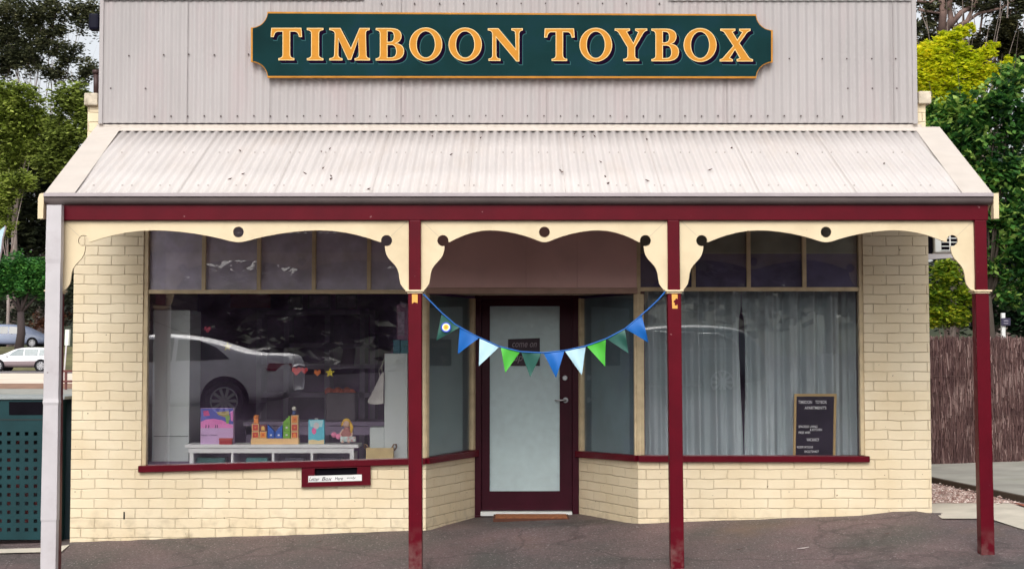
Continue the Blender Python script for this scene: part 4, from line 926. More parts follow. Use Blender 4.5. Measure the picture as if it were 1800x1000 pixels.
for a, b, cc in ((345, 395, (.03, .12, .11)), (432, 470, (.05, .2, .19)), (500, 535, (.03, .03, .05)), (560, 600, (.02, .02, .04))):
    m_ = MB(); Bx(m_, a, b, 804, 820, .24, .42); tag(m_.obj('storage_box', plain('box_%d' % a, cc), bevel=.006), {345: 'dark green box in the leftmost cubby of the white bench', 432: 'teal box in the second cubby of the white bench', 500: 'charcoal box in the third cubby of the white bench', 560: 'black box in the rightmost cubby of the white bench'}[a], 'box')
# toys
YT = .24
q = thing('toy_box', 'tall lilac toy box with pink and blue printed front at the left of the bench', 'toy box', P(381, 781, YT))
m_ = MB(); Bx(m_, 352.5, 410, 717, 781, YT, YT+.09, 0); m_.obj('carton', plain('carton_lilac', (.62, .42, .68)), q, bevel=.002)
m_ = MB(); yy = YT-.0015
m_.plate([quadp([(353, 745), (410, 745), (410, 717.5), (353, 717.5)], yy)], yy, None, 0)
m_.plate([quadp([(353, 748), (353, 741), (362, 737), (375, 735.5), (390, 738), (400, 743), (409.8, 748), (409.8, 752), (353, 752)][::-1], yy)], yy-.0004, None, 1)
m_.plate([quadp([(380, 724), (402, 722), (405, 738), (396, 733), (384, 729)][::-1], yy)], yy-.0008, None, 2)
m_.plate([quadp([(396, 730), (404, 730), (402, 744), (398, 744)][::-1], yy)], yy-.0012, None, 3)
m_.plate([quadp([(357, 722), (366, 721), (369, 730), (358, 731)][::-1], yy)], yy-.0008, None, 4)
m_.plate([quadp([(405, 723), (409.8, 722), (409.8, 740), (406, 739)][::-1], yy)], yy-.0012, None, 1)
for a in (361, 366, 378, 381): m_.plate([quadp([(a, 752), (a+1.6, 752), (a+2, 747), (a+.6, 746)], yy)], yy-.0014, None, 5)
text_mb(m_, 'happy colours', X(369, yy), Z(764.5, yy), .022, yy-.0016, .15, 5)
m_.obj('printed_front', [plain('print_blue', (.12, .13, .5)), plain('print_pink', (.85, .25, .6)), plain('print_olive', (.45, .35, .12)), plain('print_green', (.25, .45, .12)), plain('print_red', (.65, .1, .3)), plain('print_dark', (.09, .05, .12))], q)
q = thing('red_tin', 'small red tin in front of the tall lilac toy box', 'tin', P(396, 781, .17))
m_ = MB(); Bx(m_, 385, 407.5, 773, 781.5, .165, .225); m_.obj('body', plain('tin_red', (.42, .03, .03), .3), q, bevel=.004)
m_ = MB(); Bx(m_, 384.5, 408, 770, 773, .163, .227); m_.obj('lid', plain('tin_red_lid', (.55, .06, .04), .3), q, bevel=.003)
cs = thing('block_castle', 'wooden castle of red, orange, blue and green blocks on a timber tray', 'toy blocks', P(482, 781, YT))
wd = plain('light_timber', (.85, .55, .25)); pc = {'r': plain('block_red', (.62, .05, .03)), 'o': plain('block_orange', (.9, .28, .04)), 'b': plain('block_blue', (.02, .12, .55)), 'g': plain('block_green', (.18, .45, .03)), 'd': plain('block_brown', (.22, .03, .04)), 'y': plain('block_yellow', (.9, .6, .15))}
m_ = MB(); Bx(m_, 441, 524.5, 770.5, 781, YT-.03, YT+.08); m_.obj('tray', wd, cs, bevel=.002)
blk = [(442.5, 455, 758, 770, 'r', 'sq'), (442.5, 455, 744.5, 757.5, 'r', 'sq'), (456, 468.5, 758, 770, 'o', 'sq'), (456, 468.5, 746.5, 757.5, 'd', 'ar'), (470, 482.5, 758.5, 770, 'b', 'dot'), (484, 496, 758.5, 770, 'b', 'dot'), (497.5, 510, 758, 770, 'g', 'dot'), (497.5, 510, 744.5, 757.5, 'g', 'dot'), (511.5, 524, 758, 770, 'r', 'ar'), (511.5, 524, 744.5, 757.5, 'r', 'sq'), (511.5, 524, 729.5, 744, 'o', 'sq')]
for a, b, c, d, k, sh in blk:
    m_ = MB(); Bx(m_, a, b, c, d, YT-.012, YT+.05, 0)
    Bx(m_, a+1.6, b-1.6, c+1.6, d-1.4, YT-.0145, YT-.012, 1)
    if sh != 'ar': Bx(m_, (a+b)/2-1.7, (a+b)/2+1.7, (c+d)/2-1.3, (c+d)/2+1.5, YT-.0160, YT-.0145, 2)
    else:
        cx = (a+b)/2; m_.plate([quadp([(cx-3, d-1.6), (cx+3, d-1.6), (cx+3, d-6)]+[(cx+3*math.cos(R(t)), d-6-3*math.sin(R(t))) for t in (30, 60, 90, 120, 150)]+[(cx-3, d-6)], YT-.0150)], YT-.0150, None, 2)
    m_.obj('block', [wd if k in 'ro' else pc[k], pc[k], {'r': pc['o'], 'o': pc['r'], 'b': plain('dot_white', (.8, .8, .8)), 'g': plain('dot_white', (.8, .8, .8)), 'd': pc['y']}[k]], cs, bevel=.0012)
for pts, k in (([(470.5, 758), (482, 758), (470.5, 746)], 'b'), ([(484.5, 758), (496, 758), (496, 746.5)], 'b'), ([(497.5, 744), (510, 744), (510, 730.5), (507, 731), (506, 734), (503, 735), (502, 738), (499, 739)], 'g')):
    m_ = MB(); m_.plate([quadp(pts, YT-.010)], YT-.010, YT+.045); m_.obj('block', pc[k], cs)
m_ = MB(); Bx(m_, 446, 454, 729.5, 744, YT+.0, YT+.04); m_.ball(P(450, 732, YT), (.018, .018, .018), 10); m_.obj('peg_figure', pc['o'], cs, bevel=.003)
m_ = MB(); m_.tube([P(517, 729.5, YT+.02), P(517, 722, YT+.02)], [.018, .014], 10, 1); m_.ball(P(517, 718, YT+.02), .021, 12, 0); m_.obj('peg_figure', [plain('peg_white', (.75, .72, .62)), plain('peg_navy', (.05, .09, .25))], cs)
q = thing('picture_carton', 'small turquoise carton with pink print standing right of the block castle', 'toy box', P(556, 781, YT))
m_ = MB(); Bx(m_, 542, 570, 737.5, 780.5, YT, YT+.06); m_.obj('carton', plain('carton_cyan', (.10, .55, .70)), q, bevel=.0015)
yy = YT-.0012; m_ = MB(); m_.plate([quadp([(542.3, 780), (569.7, 780), (569.7, 772), (560, 774), (550, 772), (542.3, 773)], yy)], yy, None, 0)
m_.plate([quadp([(548+8*(.5+.5*math.cos(R(t)))*1.0, 757+6*math.sin(R(t))) for t in range(0, 360, 30)][::-1], yy)], yy, None, 1)
m_.plate([quadp([(544, 738.5), (568, 738.5), (566, 750), (546, 750)][::-1], yy)], yy+.0002, None, 2)
m_.plate([quadp([(556+5*math.cos(R(t)), 748+6*math.sin(R(t))) for t in range(0, 360, 30)][::-1], yy)], yy-.0004, None, 3); m_.obj('printed_front', [plain('sand', (.8, .65, .35)), plain('hot_pink', (.9, .15, .4)), plain('ice_blue', (.45, .8, .85)), plain('pale_pink', (.75, .7, .7))], q)
m_ = MB(); m_.tube([P(556, 738, YT+.03), P(556, 734.5, YT+.03)], .016, 10); m_.obj('cap', plain('cap_white', (.6, .6, .62)), q)
dl_ = thing('rag_doll', 'small rag doll with yellow hair and two pink pompoms at the right of the bench', 'doll', P(610, 778, YT))
m_ = MB(); c = P(609, 745, YT); m_.ball(c+Vector((0, 0, -.10)), (.055, .035, .06), 12, 0); m_.ball(c+Vector((.005, 0, -.055)), (.030, .025, .035), 10, 0); m_.obj('dress', plain('dress_brown', (.42, .16, .14)), dl_)
m_ = MB(); m_.ball(c+Vector((0, -.005, 0)), (.030, .030, .034), 14); m_.ball(c+Vector((0.0, -.034, -.002)), .004, 6); 
for s_ in (-1, 1): m_.tube([c+Vector((s_*.028, 0, -.05)), c+Vector((s_*.055, -.01, -.09)), c+Vector((s_*.045, -.03, -.115))], [.011, .009, .008], 6)
for s_ in (-1, 1): m_.tube([c+Vector((s_*.02, -.02, -.14)), c+Vector((s_*.03, -.07, -.160)), ], [.013, .011], 6)
m_.obj('body', plain('doll_skin', (.75, .5, .4)), dl_)
m_ = MB(); m_.ball(c+Vector((0, .012, .014)), (.040, .034, .038), 12); m_.tube([c+Vector((.034, 0, .01)), c+Vector((.05, -.01, -.03)), c+Vector((.045, -.01, -.08))], [.014, .016, .010], 8); m_.tube([c+Vector((-.034, 0, .01)), c+Vector((-.045, -.01, -.02))], [.012, .006], 8); m_.obj('hair', plain('doll_hair', (.85, .5, .05)), dl_)
for a, b in ((587, 764), (595, 767)):
    m_ = MB(); m_.ball(P(a, b, YT-.02), .026, 12); m_.obj('pompom', plain('pom_pink', (.85, .25, .42)), dl_)
m_ = MB(); Bx(m_, 598, 625, 767, 776, YT-.06, YT-.02); m_.obj('gift_label', mat('gift_print', (.5, .65, .62), .5, .3, 30, stain=(.6, .05, .08), stain_amt=1, stain_scale=22), dl_, bevel=.002)
# right side: white stand, boxes, bag, crate
q = thing('display_stand', 'stepped white display stand beside the second post inside the left window', 'stand', P(697, 815, .35))
m_ = MB(); Bx(m_, 675.5, 716, 621, 822, .30, .62); m_.obj('column', M['shelfwhite'], q, bevel=.004); m_ = MB(); Bx(m_, 650, 675, 751, 822, .32, .6); m_.obj('step', M['shelfwhite'], q, bevel=.004)
m_ = MB(); Bx(m_, 717.5, 721, 621, 806, .28, .32); m_.obj('edge_strip', M['wood'], q)
m_ = MB(); Bx(m_, 691, 703, 597, 621, .36, .5); tag(m_.obj('storage_box', plain('box_teal', (.03, .16, .22)), bevel=.003), 'teal box on top of the white stand, under the tall pink box', 'box')
m_ = MB(); Bx(m_, 704, 719, 598, 621, .34, .5); tag(m_.obj('storage_box', plain('box_teal2', (.04, .2, .24)), bevel=.003), 'blue green box on the white stand, nearer the maroon post', 'box')
m_ = MB(); Bx(m_, 697.5, 719, 535, 597, .38, .48, 0); Bx(m_, 699, 711, 548, 590, .376, .379, 1); tag(m_.obj('toy_box', [mat('box_mauve', (.28, .12, .22), .5, .3, 6), mat('box_mauve2', (.35, .26, .36), .5, .4, 20)], bevel=.002), 'tall mauve toy box standing on top of the teal boxes', 'toy box')
bg = thing('cloth_bag', 'grey white cloth bag hanging from the side of the white stand', 'bag', P(662, 710, .3))
m_ = MB(); yy = .27; prof = [(672.5, 655), (668, 662), (660, 678), (652, 694), (646.5, 706), (650, 709), (662, 710), (674, 709), (674, 690), (674.5, 670), (674, 655)]
m_.plate([quadp(prof, yy)], yy-.012, yy+.022); o_ = m_.obj('sack', mat('bag_cloth', (.55, .53, .50), .9, .15, 12, .6, 25), bg, bevel=.012)
m_ = MB(); m_.tube([P(672, 658, yy), P(671, 645, yy), P(674, 634, yy), P(675, 630, yy)], .003, 6); m_.tube([P(668, 663, yy), P(666, 652, yy), P(672, 640, yy), P(675, 630, yy)], .003, 6); m_.obj('strap', plain('strap_cloth', (.45, .42, .38)), bg)
cr = thing('wooden_crate', 'light timber crate with rope handles on the shelf behind the left sill', 'crate', P(668, 806, .22))
m_ = MB(); x0, x1, z0, z1 = X(644, .2), X(692, .2), Z(812, .2), Z(787, .2)
m_.box(x0, x1, .2, .215, z0, z1); m_.box(x0, x1, .385, .4, z0, z1); m_.box(x0, x0+.012, .215, .385, z0, z1); m_.box(x1-.012, x1, .215, .385, z0, z1); m_.box(x0, x1, .2, .4, z0-.005, z0+.005); m_.obj('box', mat('crate_timber', (.62, .47, .22), .6, .12, 14), cr, bevel=.002)
for x in (x0, x1):
    m_ = MB(); s_ = 1 if x == x1 else -1; m_.tube([(x-s_*.02, .24, z1-.01), (x-s_*.0, .24, z1+.03), (x+s_*.022, .26, z1+.028), (x+s_*.022, .3, z1+.0), (x, .3, z1-.03)], .007, 8); m_.obj('rope_handle', plain('rope', (.25, .15, .08), .9), cr)
# hanging ornaments in left window
def heart(cx, cy, s): return [(cx, cy+s), (cx-s, cy), (cx-s*.9, cy-s*.7), (cx-s*.4, cy-s*.9), (cx, cy-s*.4), (cx+s*.4, cy-s*.9), (cx+s*.9, cy-s*.7), (cx+s, cy)]
def star(cx, cy, s): return [(cx+s*(1 if i % 2 == 0 else .42)*math.sin(R(36*i)), cy-s*(1 if i % 2 == 0 else .42)*math.cos(R(36*i))) for i in range(10)]
gr = thing('star_garland', 'thin string of small hearts and stars hanging across the left shop window', 'garland', P(540, 650, .35))
m_ = MB(); m_.tube([P(a, b, .35) for a, b in ((260, 560), (330, 588), (400, 606), (470, 632), (530, 648), (580, 650), (640, 640), (675, 628))], .0012, 4); m_.obj('string', plain('thread', (.2, .18, .2)), gr)
for shp, cx, cy, s, cc in ((heart, 521, 652, 8, (.75, .05, .04)), (heart, 535, 651, 6, (.7, .03, .03)), (heart, 558, 655, 6, (.85, .2, .03)), (star, 580, 655, 9, (.85, .7, .03)), (star, 400, 609, 8.5, (.75, .6, .1)), (heart, 365, 579, 6, (.5, .03, .08))):
    m_ = MB(); m_.plate([quadp(shp(cx, cy, s), .35)], .346, .352); m_.obj('heart' if shp == heart else 'star', plain('orn%d' % cx, cc), gr)
# dim furniture deeper inside
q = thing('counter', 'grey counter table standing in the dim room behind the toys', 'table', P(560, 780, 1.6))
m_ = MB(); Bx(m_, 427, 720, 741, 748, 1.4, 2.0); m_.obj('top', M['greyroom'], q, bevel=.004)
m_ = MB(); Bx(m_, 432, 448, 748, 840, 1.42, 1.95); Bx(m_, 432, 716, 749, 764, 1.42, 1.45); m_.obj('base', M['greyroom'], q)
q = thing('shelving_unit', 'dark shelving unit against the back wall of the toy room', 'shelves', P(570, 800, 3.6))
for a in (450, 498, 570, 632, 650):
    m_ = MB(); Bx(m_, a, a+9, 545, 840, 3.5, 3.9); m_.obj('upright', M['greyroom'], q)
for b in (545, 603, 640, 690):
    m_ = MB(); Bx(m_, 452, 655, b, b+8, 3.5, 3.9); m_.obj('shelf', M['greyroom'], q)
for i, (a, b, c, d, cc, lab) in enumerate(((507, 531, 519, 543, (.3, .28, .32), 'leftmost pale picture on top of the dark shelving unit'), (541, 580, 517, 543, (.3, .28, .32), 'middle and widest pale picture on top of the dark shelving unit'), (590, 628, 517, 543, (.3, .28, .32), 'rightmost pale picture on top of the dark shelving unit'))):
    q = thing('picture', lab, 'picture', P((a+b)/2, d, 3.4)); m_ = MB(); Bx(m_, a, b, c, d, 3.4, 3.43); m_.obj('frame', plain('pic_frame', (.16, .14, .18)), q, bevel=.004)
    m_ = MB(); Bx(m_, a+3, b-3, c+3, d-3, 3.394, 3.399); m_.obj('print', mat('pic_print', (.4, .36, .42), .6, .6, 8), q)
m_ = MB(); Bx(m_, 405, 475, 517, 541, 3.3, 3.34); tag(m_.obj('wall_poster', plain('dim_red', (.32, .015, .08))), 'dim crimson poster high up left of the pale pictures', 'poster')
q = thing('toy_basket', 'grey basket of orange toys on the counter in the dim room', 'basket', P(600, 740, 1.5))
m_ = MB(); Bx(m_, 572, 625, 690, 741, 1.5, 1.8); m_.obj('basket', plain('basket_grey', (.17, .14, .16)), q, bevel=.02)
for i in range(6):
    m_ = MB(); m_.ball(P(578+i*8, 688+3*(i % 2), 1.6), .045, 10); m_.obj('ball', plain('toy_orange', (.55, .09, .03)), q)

# ---------------- right window: curtains + letter board
def curtain(label, xa, xb, gapfn, side):
    m_ = MB(); n = 260; rows = 60; z0, z1 = Z(800, .3), 2.72; v = []
    for j in range(rows+1):
        t = j/rows; z = z0+(z1-z0)*t
        for i in range(n+1):
            u = i/n; x = xa+(xb-xa)*u
            e = gapfn(z)
            if side < 0: x = xa+(e-xa)*u
            else: x = e+(xb-e)*u
            y = .32+.058*math.sin(x*29+1.5*math.sin(x*7)+.5*math.sin(z*1.2+x*3))+.016*math.sin(x*83+z*.6)
            v.append((x, y, z))
    fs = [(j*(n+1)+i, j*(n+1)+i+1, (j+1)*(n+1)+i+1, (j+1)*(n+1)+i) for j in range(rows) for i in range(n)]
    m_.add(v, fs, 0, True); return tag(m_.obj('curtain', M['curtain']), label, 'curtain', 'curtains in the right window')
def gapw(z):
    py = 632-(z-CZ)*191.6; pts = [(300, .6), (540, .8), (562, 6), (600, 7), (700, 5), (775, 1.5), (900, .5)]
    for (y0, w0), (y1, w1) in zip(pts, pts[1:]):
        if y0 <= py <= y1: return w0+(w1-w0)*(py-y0)/(y1-y0)
    return .6
def gapc(z): return 1304+4*clamp((632-(z-CZ)*191.6-560)/230, 0, 1)
def gapL(z): return X(gapc(z)-gapw(z), .3)
def gapR(z): return X(gapc(z)+gapw(z), .3)
curtain('pale grey pleated curtain left of the dark gap in the right window', xr0+.09, 0, gapL, -1)
curtain('pale grey pleated curtain right of the dark gap in the right window', 0, X(1506, .3), gapR, 1)
lbd = thing('letter_board', 'black felt letter board in a gold frame standing on the right window sill', 'letter board', P(1431, 800, .13))
yy = .13
def skew(a, b): return (a-(b-692)*.02, b)
q = MB(); outp = [skew(1396.5, 692), skew(1470.5, 692), skew(1470.5, 802), skew(1396.5, 802)]; inp = [skew(1400.5, 696.5), skew(1466.5, 696.5), skew(1466.5, 802.0), skew(1400.5, 802.0)]
inp2 = [skew(1400.5, 696.5), skew(1400.5, 800), skew(1466.5, 800), skew(1466.5, 696.5)]
q.plate([quadp(outp[::-1], yy), quadp(inp2, yy)], yy, yy+.02); q.obj('frame', plain('frame_gold', (.50, .34, .12)), lbd, bevel=.001)
q = MB(); q.plate([quadp(inp, yy)], yy+.010, yy+.015); q.obj('felt', mat('felt_black', (.006, .003, .012), .95, .1, spec=.0), lbd)
q = MB()
for s, a, b, cy, h in (('TIMBOON', 1404, 1428, 706.5, 5.6), ('TOYBOX', 1434, 1454, 706.5, 5.6), ("APARTMENT'S", 1415, 1453, 716.5, 5.2), ('SPACIOUS', 1404, 1422, 749.5, 4.2), ('LIVING', 1424, 1437, 749.5, 4.2), ('& KITCHEN', 1424, 1445, 755, 4), ('FREE WIFI', 1404, 1424, 760, 4), ('VACANCY', 1418, 1440, 772.5, 5.2), ('RESERVATIONS', 1401, 1429, 785.5, 3.8), ('0422754427', 1414, 1439, 793.3, 4)):
    text_mb(q, s, X((a+b)/2, yy, 740), Z(cy, yy), h/194, yy+.0085, (b-a)/194)
q.obj('letters', plain('letter_white', (.85, .85, .85)), lbd)

# ================================================================== LEAF LITTER ON ROOF
def roofpt(px, py):
    d = ray(px, py); best = None
    for i in range(400):
        t = i/400*LEN; r_ = rpt(t, .013); p = P(px, py, r_.x)
        e = abs(p.z-r_.y)
        if best is None or e < best[0]: best = (e, p)
    return best[1]
lm = plain('dry_leaf_brown', (.10, .055, .045), .8)
spots = [(580, 262), (565, 267), (568, 296), (536, 305), (582, 310), (582, 315), (422, 265), (427, 306), (404, 315), (793, 272), (985, 300), (988, 303), (1056, 285), (1064, 311), (1069, 323), (1045, 240), (1025, 241), (1138, 318), (1402, 271), (1554, 288), (1286, 261), (1248, 299), (1137, 246), (760, 240), (1010, 236), (845, 243), (648, 333)]
for i, (a, b) in enumerate(spots):
    p = roofpt(a, b); s = random.uniform(.012, .024); m_ = MB(); an = random.uniform(0, 6.28)
    c_, s_ = math.cos(an)*s, math.sin(an)*s
    m_.add([(p.x-c_, p.y-s_, p.z-.002), (p.x+s_*.5, p.y-c_*.5, p.z+.006), (p.x+c_, p.y+s_, p.z+.012), (p.x-s_*.5, p.y+c_*.5, p.z+.006), (p.x, p.y, p.z-.003)], [(0, 1, 4), (1, 2, 4), (2, 3, 4), (3, 0, 4)])
    o_ = m_.obj('fallen_leaf', lm); md = o_.modifiers.new('s', 'SOLIDIFY'); md.thickness = .002
    tag(o_, 'small dry brown leaf lying on the white verandah roof', 'leaf', 'dry leaves on the verandah roof')

for i, (a, b, lab) in enumerate(((1412, 966, 'tiny pale paper scrap on the asphalt left of the right post'), (1300, 968, 'dry leaf on the asphalt between the third and right posts'), (1010, 948, 'dry leaf on the asphalt before the doormat'), (560, 955, 'dry leaf on the asphalt below the letter slot'), (1560, 940, 'dry leaf on the asphalt near the right brick pier'))):
    p = G(a, b); m_ = MB(); s = .05 if i == 0 else .025; z = gz(p.x, p.y)+.012
    m_.add([(p.x-s, p.y, z), (p.x, p.y-.012, z+.004), (p.x+s, p.y+.01, z+.01), (p.x+.01, p.y+.015, z+.003)], [(0, 1, 2, 3)])
    o_ = m_.obj('paper_scrap' if i == 0 else 'fallen_leaf', plain('scrap_pale', (.7, .62, .6)) if i == 0 else lm); md = o_.modifiers.new('s', 'SOLIDIFY'); md.thickness = .002
    tag(o_, lab, 'litter' if i == 0 else 'leaf')

# ================================================================== CARS
def car(name, label, loc, prof, glass, wheels, width, paint_m, facing=1, lower=None, trim=None, tail=None, group=None, glass_m=None, wr=.33, detail=True):
    """prof: list of (x, z_low, z_belt, z_top) stations, x from rear(0) to front(L). facing=+1: front towards +x"""
    t = thing(name, label, 'car', loc, group); Lx, Ly, Lz = loc; L = prof[-1][0]
    fx = lambda x: Lx+facing*(x-L/2)
    W = width/2
    m_ = MB(); o = 0; rings = []
    for k, (x, zl, zb, zt) in enumerate(prof):
        endf = min(1, min(x, L-x)/.5); w = W*(.80+.20*math.sqrt(max(0, endf*(2-endf))))
        cab = clamp((zt-zb)/.45, 0, 1); wr_ = w*(.97-.22*cab)
        ring = [(-w*.86, zl), (-w, zl+.12), (-w*1.0, (zl+zb)/2+.05), (-w*.975, zb), (-wr_, zb+(zt-zb)*.85), (-wr_*.82, zt-.005), (0, zt+.02), (wr_*.82, zt-.005), (wr_, zb+(zt-zb)*.85), (w*.975, zb), (w*1.0, (zl+zb)/2+.05), (w, zl+.12), (w*.86, zl)]
        rings.append([(fx(x), Ly+y, Lz+z) for y, z in ring])
    n = len(rings[0]); v = [p for r in rings for p in r]; fs = []; mi = []
    for i in range(len(rings)-1):
        for k in range(n):
            k2 = (k+1) % n; f = (i*n+k, i*n+k2, (i+1)*n+k2, (i+1)*n+k)
            fs.append(f if facing < 0 else f[::-1]); mi.append(1 if (lower and k in (0, 1, n-3, n-2)) else 0)
    fs.append(tuple(range(n))); fs.append(tuple((len(rings)-1)*n+k for k in range(n))[::-1]); mi += [0, 0]
    m_.add(v, fs, 0, True); m_.m = mi
    bo = m_.obj('body', [paint_m, lower or paint_m], t, sub=2 if detail else 1)
    # side glass, both sides, hugging the tumblehome
    def at(x):
        for i in range(len(prof)-1):
            if prof[i][0] <= x <= prof[i+1][0]:
                u = (x-prof[i][0])/(prof[i+1][0]-prof[i][0]); zb = prof[i][2]*(1-u)+prof[i+1][2]*u; zt = prof[i][3]*(1-u)+prof[i+1][3]*u
                return zb, zt
        return prof[-1][2], prof[-1][3]
    for s_ in (-1, 1):
        for poly in glass:
            m_ = MB(); lp = []
            for x, z in poly:
                zb, zt = at(x); u = clamp((z-zb)/max(.05, (zt-zb)*.85), 0, 1.1); cab = clamp((zt-zb)/.45, 0, 1)
                yw = W*.975*(1-u)+W*(.97-.22*cab)*u; lp.append((fx(x), Ly+s_*(yw+.004), Lz+z))
            cx = sum(p[0] for p in lp)/len(lp); cy = sum(p[1] for p in lp)/len(lp); cz = sum(p[2] for p in lp)/len(lp)
            m_.add(lp+[(p[0], p[1]-s_*.02, p[2]) for p in lp], [tuple(range(len(lp))), tuple(range(len(lp), 2*len(lp)))[::-1]]+[(i, (i+1) % len(lp), len(lp)+(i+1) % len(lp), len(lp)+i) for i in range(len(lp))])
            m_.obj('window', glass_m or M['darkglass'], t)
            if trim:
                q2 = MB(); q2.tube([(p[0], p[1]+s_*.006, p[2]) for p in lp]+[(lp[0][0], lp[0][1]+s_*.006, lp[0][2])], .012, 6); q2.obj('window_trim', trim, t)
    for wx in wheels:
        for s_ in (-1, 1):
            cy_ = Ly+s_*(W-.09)
            c0 = Vector((fx(wx), Ly+s_*(W*.999-.02), Lz+wr+.01)); q1 = MB(); q1.tube([c0, c0+Vector((0, s_*.028, 0))], wr+.075, 28); q1.obj('wheel_arch', M['black'], t)
            wo = bpy.data.objects.new('wheel', None); COL.objects.link(wo); wo.parent = t; wo.location = (fx(wx)-Lx, cy_-Ly, wr)
            q1 = MB(); q1.tube([(fx(wx), cy_-s_*.08, Lz+wr), (fx(wx), cy_+s_*.11, Lz+wr), (fx(wx), cy_+s_*.12, Lz+wr)], [wr, wr, wr*.93], 28); q1.obj('tyre', M['tyre'], wo)
            q1 = MB(); c = Vector((fx(wx), cy_+s_*.123, Lz+wr)); q1.tube([c-Vector((0, s_*.02, 0)), c], [wr*.18, wr*.18], 12)
            for k in range(10):
                a = R(36*k); r1 = wr*.66; d = Vector((math.cos(a), 0, math.sin(a))); pdir = Vector((-math.sin(a), 0, math.cos(a)))
                q1.add([c+d*.04-pdir*.022, c+d*.04+pdir*.022, c+d*r1+pdir*.028, c+d*r1-pdir*.028], [(0, 1, 2, 3), (3, 2, 1, 0)] if 0 else [(0, 1, 2, 3)])
            ring = [c+Vector((math.cos(R(15*k)), 0, math.sin(R(15*k))))*wr*.68 for k in range(25)]; q1.tube(ring, .014, 6)
            q1.obj('rim', M['rim'], wo)
    if tail:
        for s_ in (-1, 1):
            q1 = MB(); x0, x1, z0, z1 = tail; w = W*.93
            q1.add([(fx(x0), Ly+s_*(w-.12), Lz+z0+.02), (fx(x1), Ly+s_*(W*1.0), Lz+z0+.06), (fx(x1*.9), Ly+s_*(W*1.0), Lz+z1), (fx(x0), Ly+s_*(w-.1), Lz+z1)], [(0, 1, 2, 3)]); o_ = q1.obj('tail_light', M['redlight'], t); md = o_.modifiers.new('s', 'SOLIDIFY'); md.thickness = .04; md.offset = 0
    for s_ in (-1, 1):
        q1 = MB(); q1.ball((fx(L-.18), Ly+s_*W*.74, Lz+.66), (.16, .12, .075), 12); q1.obj('headlight', M['palelight'], t)
        mxp = wheels[1]-.55; zb, zt = at(mxp); q1 = MB(); q1.ball((fx(mxp), Ly+s_*(W+.06), Lz+zb+.05), (.07, .09, .06), 10); q1.obj('mirror', paint_m, t)
    return t
# MPV
mpv = [(0, .42, .75, .80), (.04, .3, .95, 1.05), (.25, .25, .98, 1.55), (.6, .22, .98, 1.67), (1.6, .2, .97, 1.71), (2.7, .2, .95, 1.66), (3.2, .2, .95, 1.50), (3.75, .22, .93, 1.18), (4.2, .24, .86, .98), (4.6, .28, .74, .84), (4.72, .4, .6, .66)]
car('parked_car', 'blue grey people carrier parked higher up beyond the white wagon', (-36.2, 95, gz(-36, 95)), mpv,
    [[(.35, 1.02), (1.0, 1.0), (1.0, 1.5), (.45, 1.5)], [(1.08, 1.0), (1.95, 1.0), (1.95, 1.52), (1.08, 1.52)], [(2.03, 1.0), (3.25, 1.0), (3.0, 1.28), (2.7, 1.48), (2.03, 1.52)]], (.9, 3.75), 1.85, paint('paint_blue_grey', (.24, .28, .40)), 1, group='cars in the car park beyond the shop', detail=False)
wag = [(0, .42, .7, .78), (.04, .32, .9, 1.0), (.3, .28, .93, 1.36), (.7, .24, .93, 1.45), (1.7, .22, .92, 1.48), (2.4, .22, .9, 1.44), (2.8, .22, .9, 1.30), (3.3, .23, .88, 1.02), (3.9, .24, .82, .92), (4.45, .28, .72, .80), (4.65, .4, .58, .64)]
car('parked_car', 'white station wagon with grey brown lower sills parked in the street', (-30.5, 79, gz(-30, 79)+.03), wag,
    [[(.4, .97), (1.05, .96), (1.05, 1.33), (.55, 1.32)], [(1.12, .96), (1.95, .96), (1.95, 1.36), (1.12, 1.35)], [(2.02, .96), (2.95, .94), (2.7, 1.16), (2.4, 1.34), (2.02, 1.37)]], (.9, 3.55), 1.75, paint('paint_white', (.82, .82, .84)), -1, lower=plain('sill_grey_brown', (.25, .19, .2)), group='cars in the car park beyond the shop', detail=False, glass_m=plain('wagon_glass', (.20, .24, .25), .1))
car('parked_car', 'pale pinkish hatchback parked beyond the street sign pole', (-29.3+.0, 95, gz(-30, 95)), wag,
    [[(.4, .97), (1.05, .96), (1.05, 1.33), (.55, 1.32)], [(1.12, .96), (1.95, .96), (1.95, 1.36), (1.12, 1.35)], [(2.02, .96), (2.95, .94), (2.7, 1.16), (2.4, 1.34), (2.02, 1.37)]], (.9, 3.55), 1.75, paint('paint_pink_white', (.7, .5, .5)), -1, group='cars in the car park beyond the shop', detail=False)
# silver sedan beside the photographer, seen mirrored in the left window
sed = [(0, .5, .84, .90), (.03, .42, .96, 1.06), (.12, .36, 1.0, 1.13), (.45, .30, .99, 1.12), (.75, .26, .98, 1.14), (1.15, .24, .97, 1.27), (1.65, .22, .95, 1.41), (2.2, .20, .93, 1.46), (2.7, .20, .92, 1.43), (3.15, .20, .91, 1.27), (3.6, .21, .9, 1.04), (4.1, .23, .84, .93), (4.5, .26, .74, .82), (4.75, .4, .6, .66)]
YS1 = -12.4; sx = (525-900)/(F/(13.27+12.4))
car('parked_car', 'silver sedan whose tail and rear wheel are reflected in the left shop window', (sx-4.75/2+.0, YS1, .48), sed,
    [[(1.05, 1.03), (1.95, .99), (1.95, 1.36), (1.6, 1.34), (1.3, 1.22)], [(2.02, .99), (3.2, .97), (2.95, 1.15), (2.55, 1.35), (2.02, 1.38)]], (1.12, 3.85), 1.8, paint('paint_silver', (.86, .83, .88)), -1, tail=(.02, .42, .78, .95), glass_m=M['darkglass'])
